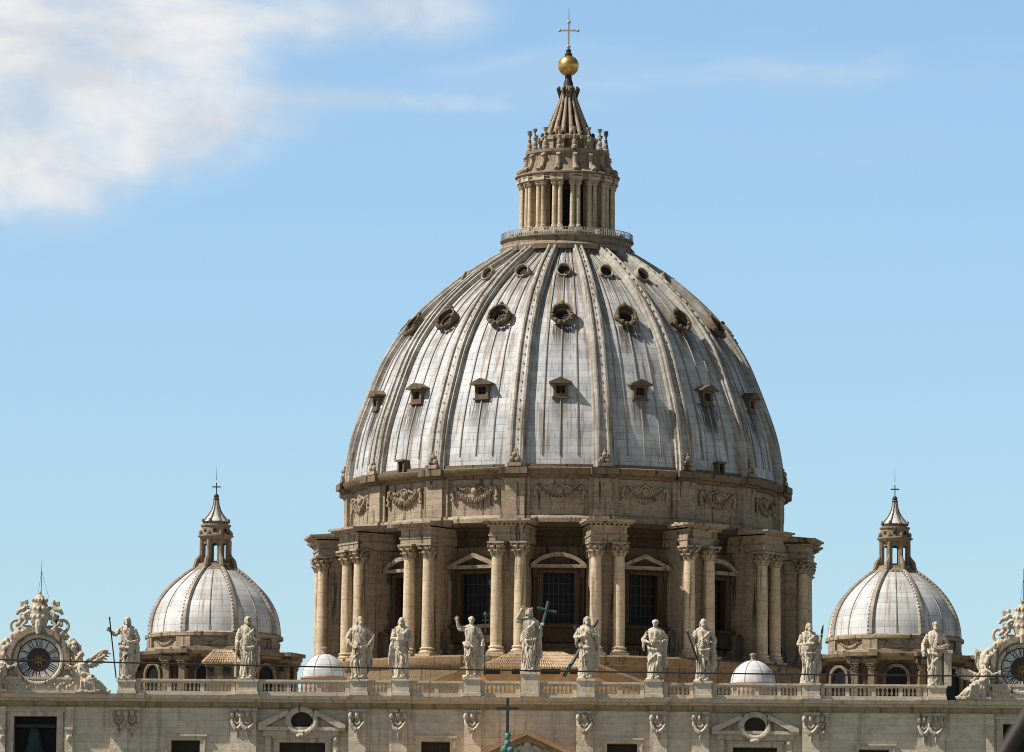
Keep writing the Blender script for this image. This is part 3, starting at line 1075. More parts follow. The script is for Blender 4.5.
for sg in (-1, 1):
    column_mb(sg * 0.37, -rc, 0.30, zcol0 + 0.25, zcol1 - 0.75, 0.5, 12)
    c = column_mb(sg * 0.37, -rc, 0.30, zcol0 + 0.25, zcol1 - 0.75, 0.5, 12)
    pm.add(c.v, c.f)
    c = capital_mb(sg * 0.37, -rc, 0.30, zcol1 - 0.75, zcol1 - 0.01)
    pm.add(c.v, c.f)
pm.box(-0.36, 0.36, -(rc - 0.25), -(L(33)), zcol0 + 0.2, zcol1)
pm.box(-0.88, 0.88, -(rc + 0.52), -(L(33)), zcol0 + 0.0, zcol0 + 0.25)
pm.box(-0.84, 0.84, -(rc + 0.6), -(L(48)), zcol1 + 0.0, zent - 0.15)
pme = pm.mesh('column_pair', M_COLUMN)
scm = MB()     # volute brackets against the lantern attic
scm.tube([(0, -L(50.5), zent + 0.35), (0, -L(48.5), zent + 0.6), (0, -L(45), zent + 0.8), (0, -L(42.5), zent + 1.5), (0, -L(42), zent + 2.2), (0, -L(44), zent + 2.5)], [0.36, 0.42, 0.34, 0.27, 0.27, 0.28], 8)
scm.box(-0.28, 0.28, -L(42.2), -L(39), zent + 0.2, zat1 - 0.5)
sme = scm.mesh('scroll_bracket', M_LANTERN)
gsm = MB()     # low scrolls round the gallery
gsm.tube([(0, -L(58), zg1 + 0.25), (0, -L(57.5), zg1 + 0.55), (0, -L(56.0), zg1 + 0.75), (0, -L(54.5), zcol0 - 0.05)], [0.26, 0.3, 0.26, 0.22], 8)
gsme = gsm.mesh('gallery_scroll', M_LANTERN)
cm = MB()
T = Matrix.Translation((0, -L(39.3), 0))
zk = zat1
cm.lathe([(0.38, zk), (0.40, zk + 0.35), (0.26, zk + 0.5), (0.34, zk + 0.75), (0.30, zk + 1.0), (0.13, zk + 1.2), (0.20, zk + 1.45), (0.24, zk + 1.6), (0.12, zk + 1.75), (0.12, zk + 2.25), (0.26, zk + 2.45), (0.32, zk + 2.72), (0.0, zk + 2.78)], 10, T)
cme = cm.mesh('candlestick', M_LANTERN)
for k in range(-5, 5):
    a = BUT_ANG[k + 5]
    for (nm, me) in (('column_pair', pme), ('scroll_bracket', sme), ('gallery_scroll', gsme), ('candlestick', cme)):
        link(nm, me, lantern, (0, 0, 0), a)
for k in range(-5, 6):        # the rear candlesticks rise above the roof line too
    a = PI + BAY * k * 0.5 if False else None
for k in (5, 6, 7, 8, 9, 10):
    link('candlestick', cme, lantern, (0, 0, 0), R(11.25 + 22.5 * k))
# gallery railing
rl = MB()
for k in range(150):
    a = 2 * PI * k / 150
    M = Matrix.Rotation(a, 4, 'Z')
    rl.box(-0.035, 0.035, -L(66.5), -(L(66.5) - 0.07), zg1 + 0.18, zg1 + 1.0, M)
for zz in (zg1 + 0.55, zg1 + 0.95):
    rl.lathe([(L(66.3), zz - 0.04), (L(66.6), zz - 0.04), (L(66.6), zz + 0.04), (L(66.3), zz + 0.04)], 64, caps=False)
rl.build('railing', M_SILVER, lantern)
# small arcade under the spire
ar = MB()
for k in range(-5, 5):
    M = Matrix.Rotation(BUT_ANG[k + 5], 4, 'Z')
    ar.box(-0.32, 0.32, -(L(27) + 0.25), -(L(27) - 0.1), zat1 + 0.1, zsp0 - 0.5, M)
    ar.box(-0.46, 0.46, -(L(27) + 0.45), -(L(27) - 0.1), zsp0 - 0.5, zsp0 - 0.1, M)
ar.build('arcade', M_LANTERN, lantern)
# fluted spire, concave
SPR = [(139, 24.3), (133, 22.6), (126, 19.6), (117, 15.8), (108, 12.2), (101, 9.6), (96, 8.3), (91, 7.4), (86, 4.8)]
sm = MB()
nsp = 64
vs = []; fs = []
pp = []
for i in range(25):
    y = 139 - 52.0 * i / 24
    hwd = smooth_interp([-q[0] for q in SPR], [q[1] for q in SPR], -y)
    pp.append((L(hwd), zc(y)))
sm.lathe([(r * 0.86, z) for r, z in pp], 32)
for k in range(16):      # balls at the foot of each rib of the spire
    M = Matrix.Rotation(R(11.25 + 22.5 * k), 4, 'Z')
    sm.ball((0, -L(26.0), zc(137)), (0.26, 0.26, 0.4), 8, 5, M)
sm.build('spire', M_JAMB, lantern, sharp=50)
srm = MB()
srm.tube([(0, -(r * 0.93), z) for r, z in pp], [0.07 + 0.085 * r for r, z in pp], 8)
srme = srm.mesh('spire_rib', M_LANTERN, 60)
for k in range(16):
    link('spire_rib', srme, lantern, (0, 0, 0), R(11.25 + 22.5 * k))
fin = MB()
fin.lathe([(L(10.4), zc(104.5)), (L(9.6), zc(101)), (L(8.0), zc(97)), (L(7.2), zc(92)), (L(5.0), zc(88)), (L(4.8), zc(83)), (L(3.6), zc(80)), (L(3.2), zc(75))], 16)
for k in range(8):
    M = Matrix.Rotation(PI / 8 + k * PI / 4, 4, 'Z')
    fin.tube([(0, -L(8), zc(100)), (0, -L(9.5), zc(94)), (0, -L(10.8), zc(89.5)), (0, -L(9.4), zc(87.5))], [0.14, 0.2, 0.24, 0.15], 6, M)
fin.build('finial', M_IRON, lantern)
ob = MB(); ob.ball((0, 0, zc(65.8)), L(10.6), 32, 20)
ob.build('golden_ball', M_GOLD, dome, DZ, sharp=60)
cr = MB()
cr.lathe([(L(3.6), zc(56)), (L(4.0), zc(54)), (L(2.2), zc(52.5)), (L(2.8), zc(50.5)), (L(1.2), zc(48.5))], 12)
cr.build('cross_socket', M_IRON, dome, DZ)
cx = MB()
zx = zc(30.5)
cx.box(-L(0.85), L(0.85), -0.1, 0.1, zc(49), zc(21.5))
cx.box(-L(9), -L(0.86), -0.098, 0.098, zx - L(0.75), zx + L(0.75))
cx.box(L(0.86), L(9), -0.098, 0.098, zx - L(0.75), zx + L(0.75))
cx.ball((0, 0, zc(22)), (L(2.0), 0.16, L(2.0)), 10, 6)
for sg in (-1, 1):
    cx.ball((sg * L(9.3), 0, zx), (L(1.6), 0.16, L(1.8)), 10, 6)
cx.ball((0, 0, zc(46.5)), (L(2.1), 0.2, L(1.6)), 10, 6)
cx.build('cross', M_SILVER, dome, DZ)
lr = MB(); lr.tube([(0, 0, zc(22)), (0, 0, zc(8))], [0.05, 0.02], 5)
lr.build('lightning_rod', M_IRON, dome, DZ)

# ================================================================== church body behind the facade, under the domes
bd = MB()
bd.box(-56, 56, 4.2, 8.0, 0, 44.6)
bd.box(-27, 27, 8.0, 118, 0, ROOF_Z - 0.3)
bd.box(-54, 54, 62, 185, 0, ROOF_Z - 0.35)
tag(bd.build('church', M_FACADE), 'long plain stone church body behind the parapet, carrying the domes', 'church')

# ================================================================== the two side domes
SY = 93.0
KS = FPX / (SY + 640.0)


def side_dome(px, label):
    cx = at(px, 620, SY).x
    root = empty('side_dome', (cx, SY, ROOF_Z), label, 'dome', 'smaller domes flanking the great dome')
    DZs = (0, 0, -ROOF_Z)

    def zs(y):
        # rows measured on the left dome
        return at(214, y, SY).z

    def S(p): return p / KS
    OC = [R(22.5 + 45 * k) for k in range(8)]
    # lower drum, eight-sided with paired pilasters and a heavy cornice
    def octo(prof):
        m = MB()
        m.lathe(prof, 8, None, R(22.5), R(22.5) + 2 * PI, False)
        return m
    c8 = 1.0 / math.cos(PI / 8)
    zc0, zc1 = zs(663), zs(656)
    b = octo([(S(78) * c8, ROOF_Z - 0.2), (S(78) * c8, zc0 - 0.35), (S(79.5) * c8, zc0 - 0.3), (S(79.5) * c8, zc0)])
    b.build('drum_wall', M_JAMB, root, DZs)
    b = octo([(S(79) * c8, zc0 - 0.01), (S(82) * c8, zc0 + 0.12), (S(82.5) * c8, zc0 + 0.3), (S(86.5) * c8, zc0 + 0.42), (S(87) * c8, zc1 - 0.1), (S(87) * c8, zc1), (S(66) * c8, zc1 + 0.25), (S(60) * c8, zc1 + 0.3)])
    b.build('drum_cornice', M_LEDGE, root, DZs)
    pr = MB()
    for sg in (-1, 1):
        x = sg * 1.0
        pr.box(x - 0.38, x + 0.38, -(S(87.5)), -(S(77)), ROOF_Z - 0.15, zc0 - 1.25)
        cp = capital_mb(x, -S(85.8), 0.36, zc0 - 1.25, zc0 - 0.36)
        pr.add(cp.v, cp.f)
    pr.box(-1.75, 1.75, -S(90), -S(77), zc0 - 0.355, zc0 + 0.10)
    pr.box(-2.0, 2.0, -S(94), -S(77), zc0 + 0.43, zc1 + 0.06)
    pme_ = pr.mesh('pilaster_pair', M_LEDGE)
    for a in OC:
        if math.cos(a) > -0.3:
            link('pilaster_pair', pme_, root, DZs, a)
    # arched windows between them
    wn = MB()
    zt_ = zc0 - 1.9
    wn.prism([(-1.15, ROOF_Z + 0.2), (1.15, ROOF_Z + 0.2)] + arc(0, zt_, 1.15, 0, PI, 12), -(S(78) + 0.05), -(S(78) - 0.3), 'Y')
    wf = MB()
    wf.prism(arc(0, zt_, 1.5, 0, PI, 14) + arc(0, zt_, 1.16, PI, 0, 14), -(S(78) + 0.35), -(S(78) - 0.3), 'Y')
    for sg in (-1, 1):
        wf.box(sg * 1.33 - 0.17, sg * 1.33 + 0.17, -(S(78) + 0.345), -(S(78) - 0.3), ROOF_Z, zt_ - 0.003)
    wfm = wf.mesh('window', M_LEDGE); wnm = wn.mesh('pane', M_GLASS)
    for k in (-2, -1, 0, 1, 2):
        f = link('window', wfm, root, DZs, R(45 * k))
        link('pane', wnm, f)
    # attic ring with swags under the shell
    za0, za1 = zs(653), zs(640)
    b = octo([(S(66.5) * c8, zc1 + 0.1), (S(66.5) * c8, za0 + 0.2), (S(64) * c8, za0 + 0.3), (S(64) * c8, za1 - 0.25)])
    b.build('attic', M_DRUM, root, DZs)
    b = MB()
    b.lathe([(S(64), za1 - 0.25), (S(66), za1 - 0.15), (S(69.5), za1), (S(69.5), zs(637)), (S(67), zs(635.5)), (S(60), zs(635))], 64, caps=False)
    b.build('attic_cornice', M_DRUM, root, DZs)
    ga_ = MB()
    for s_ in range(9):
        t = -1 + s_ / 4
        ga_.ball((t * 1.3, -(S(64) + 0.05), za1 - 0.45 - 0.5 * (1 - t * t)), (0.24, 0.2, 0.22), 7, 5)
    gm_ = ga_.mesh('swag', M_DRUM)
    pb = MB(); pb.box(-0.9, 0.9, -S(68.5), -S(60), za0 + 0.1, za1 - 0.02)
    pbm = pb.mesh('attic_pier', M_DRUM)
    for k in (-2, -1, 0, 1, 2):
        link('swag', gm_, root, DZs, R(45 * k))
    for a in OC:
        if math.cos(a) > -0.3:
            link('attic_pier', pbm, root, DZs, a)
    # shell
    sil = [(636, 68.3), (625, 67.3), (612, 63.8), (600, 57.2), (590, 49), (581, 39.2), (573, 28.5), (567, 17.5)]
    zz = [zs(y) for y, h in sil]; rr = [S(h) for y, h in sil]
    n_ = 22
    pf = []
    for i in range(n_ + 1):
        z = zz[0] + (zz[-1] - zz[0]) * (1 - (1 - i / n_) ** 1.3)
        pf.append((smooth_interp(zz, rr, z), z))
    al = [0.0]
    for i in range(n_):
        al.append(al[-1] + math.hypot(pf[i + 1][0] - pf[i][0], pf[i + 1][1] - pf[i][1]))
    b = MB()
    b.lathe([(r - 0.2, z) for r, z in pf], 64, None, R(-22.5), R(-22.5) + 2 * PI, False, lambda a, j: (a / R(45) + 0.5, al[j]))
    b.build('dome_shell', M_LEAD2, root, DZs, sharp=40)
    def strip(hw0, hw1, out, cham):
        m = MB(); vs = []; fs = []; uv = []
        for i in range(n_ + 1):
            t = i / n_
            w = hw0 + (hw1 - hw0) * t
            a_ = pf[max(0, i - 1)]; c_ = pf[min(n_, i + 1)]
            d_ = math.hypot(c_[0] - a_[0], c_[1] - a_[1])
            nr, nz = (c_[1] - a_[1]) / d_, -(c_[0] - a_[0]) / d_
            for (dx, lf) in ((-w, -0.4), (-w, out * 0.5), (-w * cham, out), (w * cham, out), (w, out * 0.5), (w, -0.4)):
                vs.append((dx, -(pf[i][0] - 0.2 + nr * lf), pf[i][1] + nz * lf))
        for i in range(n_):
            for k in range(5):
                fs.append((i * 6 + k, i * 6 + k + 1, i * 6 + k + 7, i * 6 + k + 6))
                uv.append([(k * .1, al[i]), (k * .1 + .1, al[i]), (k * .1 + .1, al[i + 1]), (k * .1, al[i + 1])])
        m.add(vs, fs, None, uv)
        return m
    rbm = strip(0.42, 0.2, 0.30, 0.6)
    k_ = 1
    for i in range(1, n_ - 1):       # small studs along the ribs
        r, z = pf[i]
        rbm.box(-0.32, -0.16, -(r + 0.16), -(r - 0.2), z - 0.08, z + 0.08)
    rme = rbm.mesh('rib', M_RIB2, 25)
    for a in OC:
        link('rib', rme, root, DZs, a)
    sme_ = strip(0.07, 0.05, 0.07, 0.7).mesh('seam', M_RIB2)
    for k in range(8):
        link('seam', sme_, root, DZs, R(45 * k))
    # lantern: open, eight arches one sees through
    z0, z1, z2, z3, z4 = zs(569), zs(564), zs(540), zs(529), zs(522)
    b = MB()
    b.lathe([(S(24), z0 - 0.7), (S(23.5), z0 - 0.2), (S(20), z0 + 0.2), (S(18.5), z1 - 0.1), (S(18.5), z1), (S(8), z1 + 0.02)], 32, caps=False)
    b.lathe([(S(7.5), z2 - 0.02), (S(15.5), z2), (S(16), z2 + 0.25), (S(18), z2 + 0.35), (S(18), z2 + 0.5), (S(14.5), z2 + 0.6), (S(14.0), z3 + 0.15), (S(15.3), z3 + 0.3), (S(15.3), z3 + 0.45), (S(12.5), z3 + 0.5), (S(12.5), z4 - 0.05), (S(14.0), z4), (S(11), z4 + 0.1)], 32, caps=False)
    ln = b.build('lantern', M_SIDELANTERN, root, DZs)
    q = MB()
    q.box(-0.27, 0.27, -S(15.2), -S(12.4), z1, z2)
    q.tube([(0, -S(15.2), z1), (0, -S(15.2), z2 - 0.05)], 0.2, 8)
    q2 = MB()
    q2.tube([(0, -S(21.5), z0 + 0.1), (0, -S(19.5), z0 + 0.9), (0, -S(16.5), z1 + 0.8), (0, -S(15.4), z1 + 1.2)], [0.26, 0.3, 0.22, 0.14], 7)
    q3 = MB()
    q3.ball((0, -S(16.3), z2 + 0.75), (0.2, 0.2, 0.32), 7, 5)
    q3m = q3.mesh('knob', M_SIDELANTERN)
    q4 = MB()
    q4.ball((0, -S(13.8), z4 + 0.12), (0.16, 0.16, 0.24), 7, 5)
    q4m = q4.mesh('upper_knob', M_SIDELANTERN)
    qm = q.mesh('pier', M_SIDELANTERN); q2m = q2.mesh('scroll', M_SIDELANTERN)
    # arch heads between piers
    h = MB()
    w_ = S(13.0) * math.tan(PI / 8)
    ar_ = arc(0, z2 - 0.95, 0.47, PI, 0, 10)
    h.prism([(-w_, z2 - 1.5), (-0.47, z2 - 1.5)] + ar_ + [(0.47, z2 - 1.5), (w_, z2 - 1.5), (w_, z2 + 0.01), (-w_, z2 + 0.01)], -S(13.3), -S(12), 'Y')
    hs_ = MB(); hs_.box(-w_, w_, -S(13.3), -S(12), z1, z1 + 0.25)
    hsm = hs_.mesh('sill', M_SIDELANTERN)
    hm = h.mesh('arch', M_SIDELANTERN)
    oc_ = MB(); disc_mb(oc_, 0.24, -(S(14.35)), Matrix.Translation((0, 0, (z2 + z3) / 2 + 0.35)), 12)
    ocm = oc_.mesh('porthole', M_DARK)
    for k in range(8):
        link('pier', qm, ln, (0, 0, 0), R(22.5 + 45 * k))
        link('scroll', q2m, ln, (0, 0, 0), R(22.5 + 45 * k))
        link('knob', q3m, ln, (0, 0, 0), R(22.5 + 45 * k))
        link('upper_knob', q4m, ln, (0, 0, 0), R(22.5 + 45 * k))
        link('sill', hsm, ln, (0, 0, 0), R(45 * k))
        link('arch', hm, ln, (0, 0, 0), R(45 * k))
        link('porthole', ocm, ln, (0, 0, 0), R(45 * k))
    b = MB()
    spr = [(522.5, 13.4), (519.5, 11.0), (515, 7.4), (510.5, 4.6), (505, 3.0), (498, 2.2)]
    b.lathe([(S(h_), zs(y)) for y, h_ in spr], 16, caps=False, uvf=lambda a, j: (a / R(45), j * 0.45))
    b.build('spire', M_LEAD2, ln)
    b = MB()
    b.tube([(0, -S(h_) - 0.02, zs(y)) for y, h_ in spr], [0.13, 0.12, 0.10, 0.08, 0.06, 0.05], 6)
    srm_ = b.mesh('spire_rib', M_LEDGE)
    for k in range(8):
        link('spire_rib', srm_, ln, (0, 0, 0), R(22.5 + 45 * k))
    b = MB()
    b.lathe([(S(2.6), zs(500)), (S(3.4), zs(499)), (S(1.5), zs(498))], 10)
    b.ball((0, 0, zs(496.3)), S(2.6), 12, 8)
    b.box(-0.055, 0.055, -0.05, 0.05, zs(494), zs(482.5))
    b.box(-S(4.2), -0.056, -0.045, 0.045, zs(487.5), zs(486.3))
    b.box(0.056, S(4.2), -0.045, 0.045, zs(487.5), zs(486.3))
    b.build('cross', M_IRON, root, DZs)
    b = MB(); b.tube([(0, 0, zs(480)), (0, 0, zs(466))], [0.035, 0.012], 5)
    b.build('lightning_rod', M_IRON, root, DZs)
    return root


LSTAIN = ()
M_LEAD2 = lead('side_dome_lead', (0.42, 0.42, 0.42), (0.57, 0.555, 0.53), (0.27, 0.175, 0.105), 0.75, 2.0, 0.8, (), 0.62, 0.6, 0.26, 14.0)
M_RIB2 = lead('side_rib_lead', (0.25, 0.21, 0.16), (0.36, 0.32, 0.26), (0.20, 0.13, 0.08), 0.75, 1.0, 0.5, (), 0.55, 0.5)
sdl = side_dome(214.5, 'small ribbed dome left of the great dome, above the red-tiled roof shed')
sdr = copy_tree(sdl)
q_ = at(894.5, 640, SY); q0_ = at(214.5, 636, SY)
sdr.location = (q_.x, SY, ROOF_Z + 0.25)
sdr['label'] = 'small ribbed dome right of the great dome, streaked brown, near the cut-off clock'


# ================================================================== white cupolas on the roof
def cupola(px, py0, py1, label):
    Y = 42.0
    k = FPX / (Y + 640)
    base = at(px, py0, Y); top = at(px, py1, Y)
    r = 22.5 / k
    root = empty('cupola', (base.x, Y, ROOF_Z), label, 'cupola', 'white cupolas on the church roof')
    z0 = base.z - ROOF_Z; h = top.z - base.z
    b = MB()
    b.lathe([(r * 1.0, 0), (r * 1.0, z0 - 0.15), (r * 1.05, z0 - 0.12), (r * 1.05, z0 + 0.05), (r * 0.9, z0 + 0.08)], 32, caps=False)
    b.build('base_ring', M_PINK, root)
    b = MB()
    pf = [(r * math.cos(t), z0 + h * math.sin(t)) for t in [PI / 2 * i / 12 for i in range(13)]]
    pf[-1] = (0.05, pf[-1][1])
    b.lathe(pf, 32, caps=False, uvf=lambda a, j: (a / R(45), j * 0.35))
    b.build('shell', M_WHITELEAD, root)
    sm_ = MB()
    for kk in range(8):
        a = R(22.5 + 45 * kk)
        sm_.tube([((p[0]) * math.sin(a), -(p[0]) * math.cos(a), p[1]) for p in pf[:-1]], 0.05, 5)
    sm_.build('seam', plain_seam, root)
    b = MB()
    zt_ = z0 + h
    b.lathe([(0.36, zt_ - 0.06), (0.36, zt_ + 0.05), (0.25, zt_ + 0.1), (0.25, zt_ + 0.5), (0.36, zt_ + 0.55), (0.36, zt_ + 0.68), (0.22, zt_ + 0.75), (0.0, zt_ + 0.8)], 12)
    b.build('finial', M_DRUM, root)


plain_seam = plain('grey_seam', (0.30, 0.29, 0.28), 0.6)
cupola(323.5, 678, 654, 'little white cupola left of the great dome, with its pink base ring showing')
cupola(753, 684, 660.5, 'little white cupola right of the great dome, beside the shaded columns')


# ================================================================== tiled roofs behind the parapet
def tile_slope(m, p00, p10, p01, p11, n, rows):
    """half-round tiles over a four-cornered slope: p00-p10 eaves, p01-p11 ridge"""
    p00, p10, p01, p11 = map(Vector, (p00, p10, p01, p11))
    nv = (p10 - p00).cross(p01 - p00).normalized()
    m.add([p00, p10, p11, p01], [(0, 1, 2, 3)])
    for i in range(n):
        f = (i + 0.5) / n
        a = p00.lerp(p10, f); b = p01.lerp(p11, f)
        for r in range(rows):
            q0 = a.lerp(b, r / rows) + nv * 0.05; q1 = a.lerp(b, (r + 1.1) / rows) + nv * 0.01
            wd = (p10 - p00).length / n * 0.36
            m.tube([q0, q1], [wd, wd * 0.8], 6)


def hip_house(px0, px1, py_eave, py_ridge, Y, depth, openings, label, n=26, rx0=None, rx1=None, wall=None):
    a = at(px0, py_eave, Y); b = at(px1, py_eave, Y)
    zr = at((px0 + px1) / 2, py_ridge, Y + depth * 0.5).z
    w = b.x - a.x
    ze = (a.z + b.z) / 2
    root = empty('roof_house', ((a.x + b.x) / 2, Y, ROOF_Z), label, 'roof house')
    hw = w / 2
    wl = MB()
    wl.box(-hw + 0.35, hw - 0.35, 0.3, depth - 0.3, -0.3, ze - ROOF_Z - 0.02)
    wl.build('wall', wall or M_OCHRE, root)
    e = ze - ROOF_Z; rz = zr - ROOF_Z
    rf = MB()
    A, B, Cc, D = (-hw, 0, e), (hw, 0, e), (hw, depth, e), (-hw, depth, e)
    r0 = (-hw * 0.42, depth / 2, rz); r1 = (hw * 0.42, depth / 2, rz)
    tile_slope(rf, A, B, r0, r1, n, 5)
    tile_slope(rf, B, Cc, r1, r1, n // 2, 5)
    tile_slope(rf, D, A, r0, r0, n // 2, 5)
    rf.add([Cc, D, r0, r1], [(0, 1, 2, 3)])
    rf.tube([r0, r1], 0.16, 8); rf.tube([A, r0], 0.14, 8); rf.tube([B, r1], 0.14, 8)
    rf.box(-hw + 0.02, hw - 0.02, 0.02, depth - 0.02, e - 0.12, e - 0.02)
    rf.build('roof', M_TILE, root)
    for (x0, x1, y0, y1) in openings:
        f = MB()
        p = at(x0, y0, Y); q = at(x1, y1, Y)
        cxx = root.location.x
        f.box(p.x - cxx, q.x - cxx, 0.2, 0.5, q.z - ROOF_Z, p.z - ROOF_Z)
        f.build('opening', M_DARK, root)
    return root


hip_house(478, 596, 667.5, 653, 60.0, 9.0, [(484, 500, 669, 674), (512, 520, 669, 674), (541, 560, 669, 674), (570, 581, 669.5, 674)],
          'ochre roof house with tiled hip roof and dark slots, behind the central crowned statue', 44)
hip_house(203, 240, 662.5, 651, 70.0, 4.5, [(207, 214, 667, 676), (223, 231, 667, 676)],
          'small tiled roof shed in front of the left small dome', 14, wall=M_LEDGE)
# wide low gable of the nave roof
nv = MB()
GY = 76.0
pl = at(425, 684, GY); pt_ = at(490, 659.5, GY); pq_ = at(582, 660.5, GY); pr_ = at(650, 686, GY)
nv.prism([(pl.x, ROOF_Z - 0.3), (pr_.x, ROOF_Z - 0.3), (pr_.x, pr_.z), (pq_.x, pq_.z), (pt_.x, pt_.z), (pl.x, pl.z)], GY, GY + 8.0, 'Y')
ng = empty('nave_gable', (0, GY, ROOF_Z), 'wide low ochre gable with grey sloping coping, stretching behind the middle statues', 'gable')
nv.build('gable_wall', M_OCHRE, ng, (0, -GY, -ROOF_Z))
for (p, q, sg) in ((pl, pt_, 1), (pr_, pq_, -1)):
    poly = [(p.x, p.z + 0.003), (q.x, q.z + 0.003), (q.x, q.z + 0.30), (p.x - sg * 0.6, p.z + 0.12)]
    cpg = MB()
    cpg.prism(poly if sg > 0 else poly[::-1], GY - 0.4, GY + 8.0, 'Y')
    cpg.build('coping', M_DRUM, ng, (0, -GY, -ROOF_Z))

# ================================================================== the facade attic
def F(px, py, Y=0.0):
    p = at(px, py, Y)
    return p.x, p.z


def rowz(py, Y=0.0):
    return at(530, py, Y).z


YW = 0.9
Z_RAIL1 = rowz(681.6); Z_RAIL0 = rowz(685.2); Z_BASE1 = rowz(693.6); Z_TOP = rowz(696.8)
Z_COR0 = rowz(703); Z_FRZ0 = rowz(710); Z_LOW = 34.0
fac = empty('church_facade', (0, YW, 0), 'broad pale stone church front with pilasters and small square windows, seen along its attic', 'church front')
FO = (0, -YW, 0)
XL, XR = -57.0, 57.0

# openings: (px0, px1, py_top) on the wall plane; the sills lie below the picture
OPEN = [(14, 57, 716), (171, 200, 740), (279, 325, 742), (421, 450, 741.5), (607, 637, 743.6), (733, 777, 747), (859, 889, 749.5), (1003, 1046, 724)]
holes = []
for (a, b_, t) in OPEN:
    x0, zt_ = F(a, t, YW); x1, _ = F(b_, t, YW)
    holes.append((x0, x1, zt_ - (6.5 if b_ - a > 40 else 3.6), zt_))


def bay_x(a): return F(a, 720, YW)[0]


BAYS = [(XL, bay_x(258), YW), (bay_x(258), bay_x(349), YW + 0.45), (bay_x(349), bay_x(709.5), YW), (bay_x(709.5), bay_x(802), YW + 0.45), (bay_x(802), XR, YW)]
wl = MB()
for (x0, x1, Y) in BAYS:
    hs = [h for h in holes if h[0] > x0 and h[1] < x1]
    xs = sorted({x0, x1, *[h[0] for h in hs], *[h[1] for h in hs]})
    zs_ = sorted({0.0, Z_FRZ0 + 0.2, *[h[2] for h in hs], *[h[3] for h in hs]})
    for i in range(len(xs) - 1):
        for j in range(len(zs_) - 1):
            cx, cz = (xs[i] + xs[i + 1]) / 2, (zs_[j] + zs_[j + 1]) / 2
            if any(h[0] < cx < h[1] and h[2] < cz < h[3] for h in hs):
                continue
            wl.add([(xs[i], Y, zs_[j]), (xs[i + 1], Y, zs_[j]), (xs[i + 1], Y, zs_[j + 1]), (xs[i], Y, zs_[j + 1])], [(0, 1, 2, 3)])
    for h in hs:
        d = Y + 1.1
        wl.add([(h[0], Y, h[2]), (h[1], Y, h[2]), (h[1], Y, h[3]), (h[0], Y, h[3]), (h[0], d, h[2]), (h[1], d, h[2]), (h[1], d, h[3]), (h[0], d, h[3])],
               [(0, 3, 7, 4), (1, 5, 6, 2), (3, 2, 6, 7), (0, 4, 5, 1)])
for (xa, xb) in ((BAYS[1][0], 0), (BAYS[3][0], 0)):
    wl.add([(xa, YW, 0), (xa, YW + 0.45, 0), (xa, YW + 0.45, Z_FRZ0 + .2), (xa, YW, Z_FRZ0 + .2)], [(0, 1, 2, 3)])
for xb in (BAYS[1][1], BAYS[3][1]):
    wl.add([(xb, YW + 0.45, 0), (xb, YW, 0), (xb, YW, Z_FRZ0 + .2), (xb, YW + 0.45, Z_FRZ0 + .2)], [(0, 1, 2, 3)])
for sx in (XL, XR):
    wl.add([(sx, YW, 0), (sx, 4.1, 0), (sx, 4.1, Z_FRZ0), (sx, YW, Z_FRZ0)], [(3, 2, 1, 0) if sx > 0 else (0, 1, 2, 3)][0:1])
wl.build('wall', M_FACADE, fac, FO)

# windows: frame with a raised lintel, dark room behind
for k, (a, b_, t) in enumerate(OPEN):
    h = holes[k]
    Y = YW + 0.45 if k in (2, 5) else YW
    big = k in (0, 7)
    fw = 0.45 if big else 0.38
    m = MB()
    for sg, x in ((-1, h[0]), (1, h[1])):
        m.box(min(x, x + sg * fw), max(x, x + sg * fw), Y - 0.14, Y + 0.3, h[2], h[3])
        m.box(min(x + sg * fw, x + sg * (fw + 0.17)), max(x + sg * fw, x + sg * (fw + 0.17)), Y - 0.22, Y + 0.3, h[2], h[3] + fw)
    m.box(h[0] - fw, h[1] + fw, Y - 0.145, Y + 0.3, h[3], h[3] + fw)
    m.box(h[0] - fw - 0.35, h[1] + fw + 0.35, Y - 0.30, Y + 0.3, h[3] + fw + 0.003, h[3] + fw + 0.2)
    m.box(h[0] - fw - 0.3, h[1] + fw + 0.3, Y - 0.3, Y + 0.3, h[2] - 0.4, h[2] - 0.003)
    w = m.build('window', M_TRIM, fac, FO)
    p = MB(); p.box(h[0] - 0.1, h[1] + 0.1, Y + 1.11, Y + 1.3, h[2] - 0.1, h[3] + 0.1)
    p.build('pane', M_DARK if big else M_DUSK, w)
    if not big:
        q = MB(); xm = (h[0] + h[1]) / 2
        q.box(xm - 0.06, xm + 0.06, Y + 0.95, Y + 1.05, h[2], h[3])
        q.box(h[0], h[1], Y + 0.96, Y + 1.04, h[3] - 1.3, h[3] - 1.2)
        q.build('glazing_bars', M_IRON, w)

# bell hanging in the left bell opening
bx, bz = F(35, 735, YW + 0.8)
be = empty('bell', (bx, YW + 0.55, bz), 'dark green bell hanging in the open window under the left clock', 'bell')
b = MB()
b.lathe([(1.15, -1.9), (1.05, -1.7), (0.82, -1.1), (0.66, -0.3), (0.58, 0.3), (0.42, 0.62), (0.1, 0.7)], 24, caps=False)
b.build('bell_body', M_BELL, be)
b = MB(); b.box(-2.1, 2.1, -0.16, 0.16, 0.72, 1.05)
b.build('headstock', M_IRON, be)

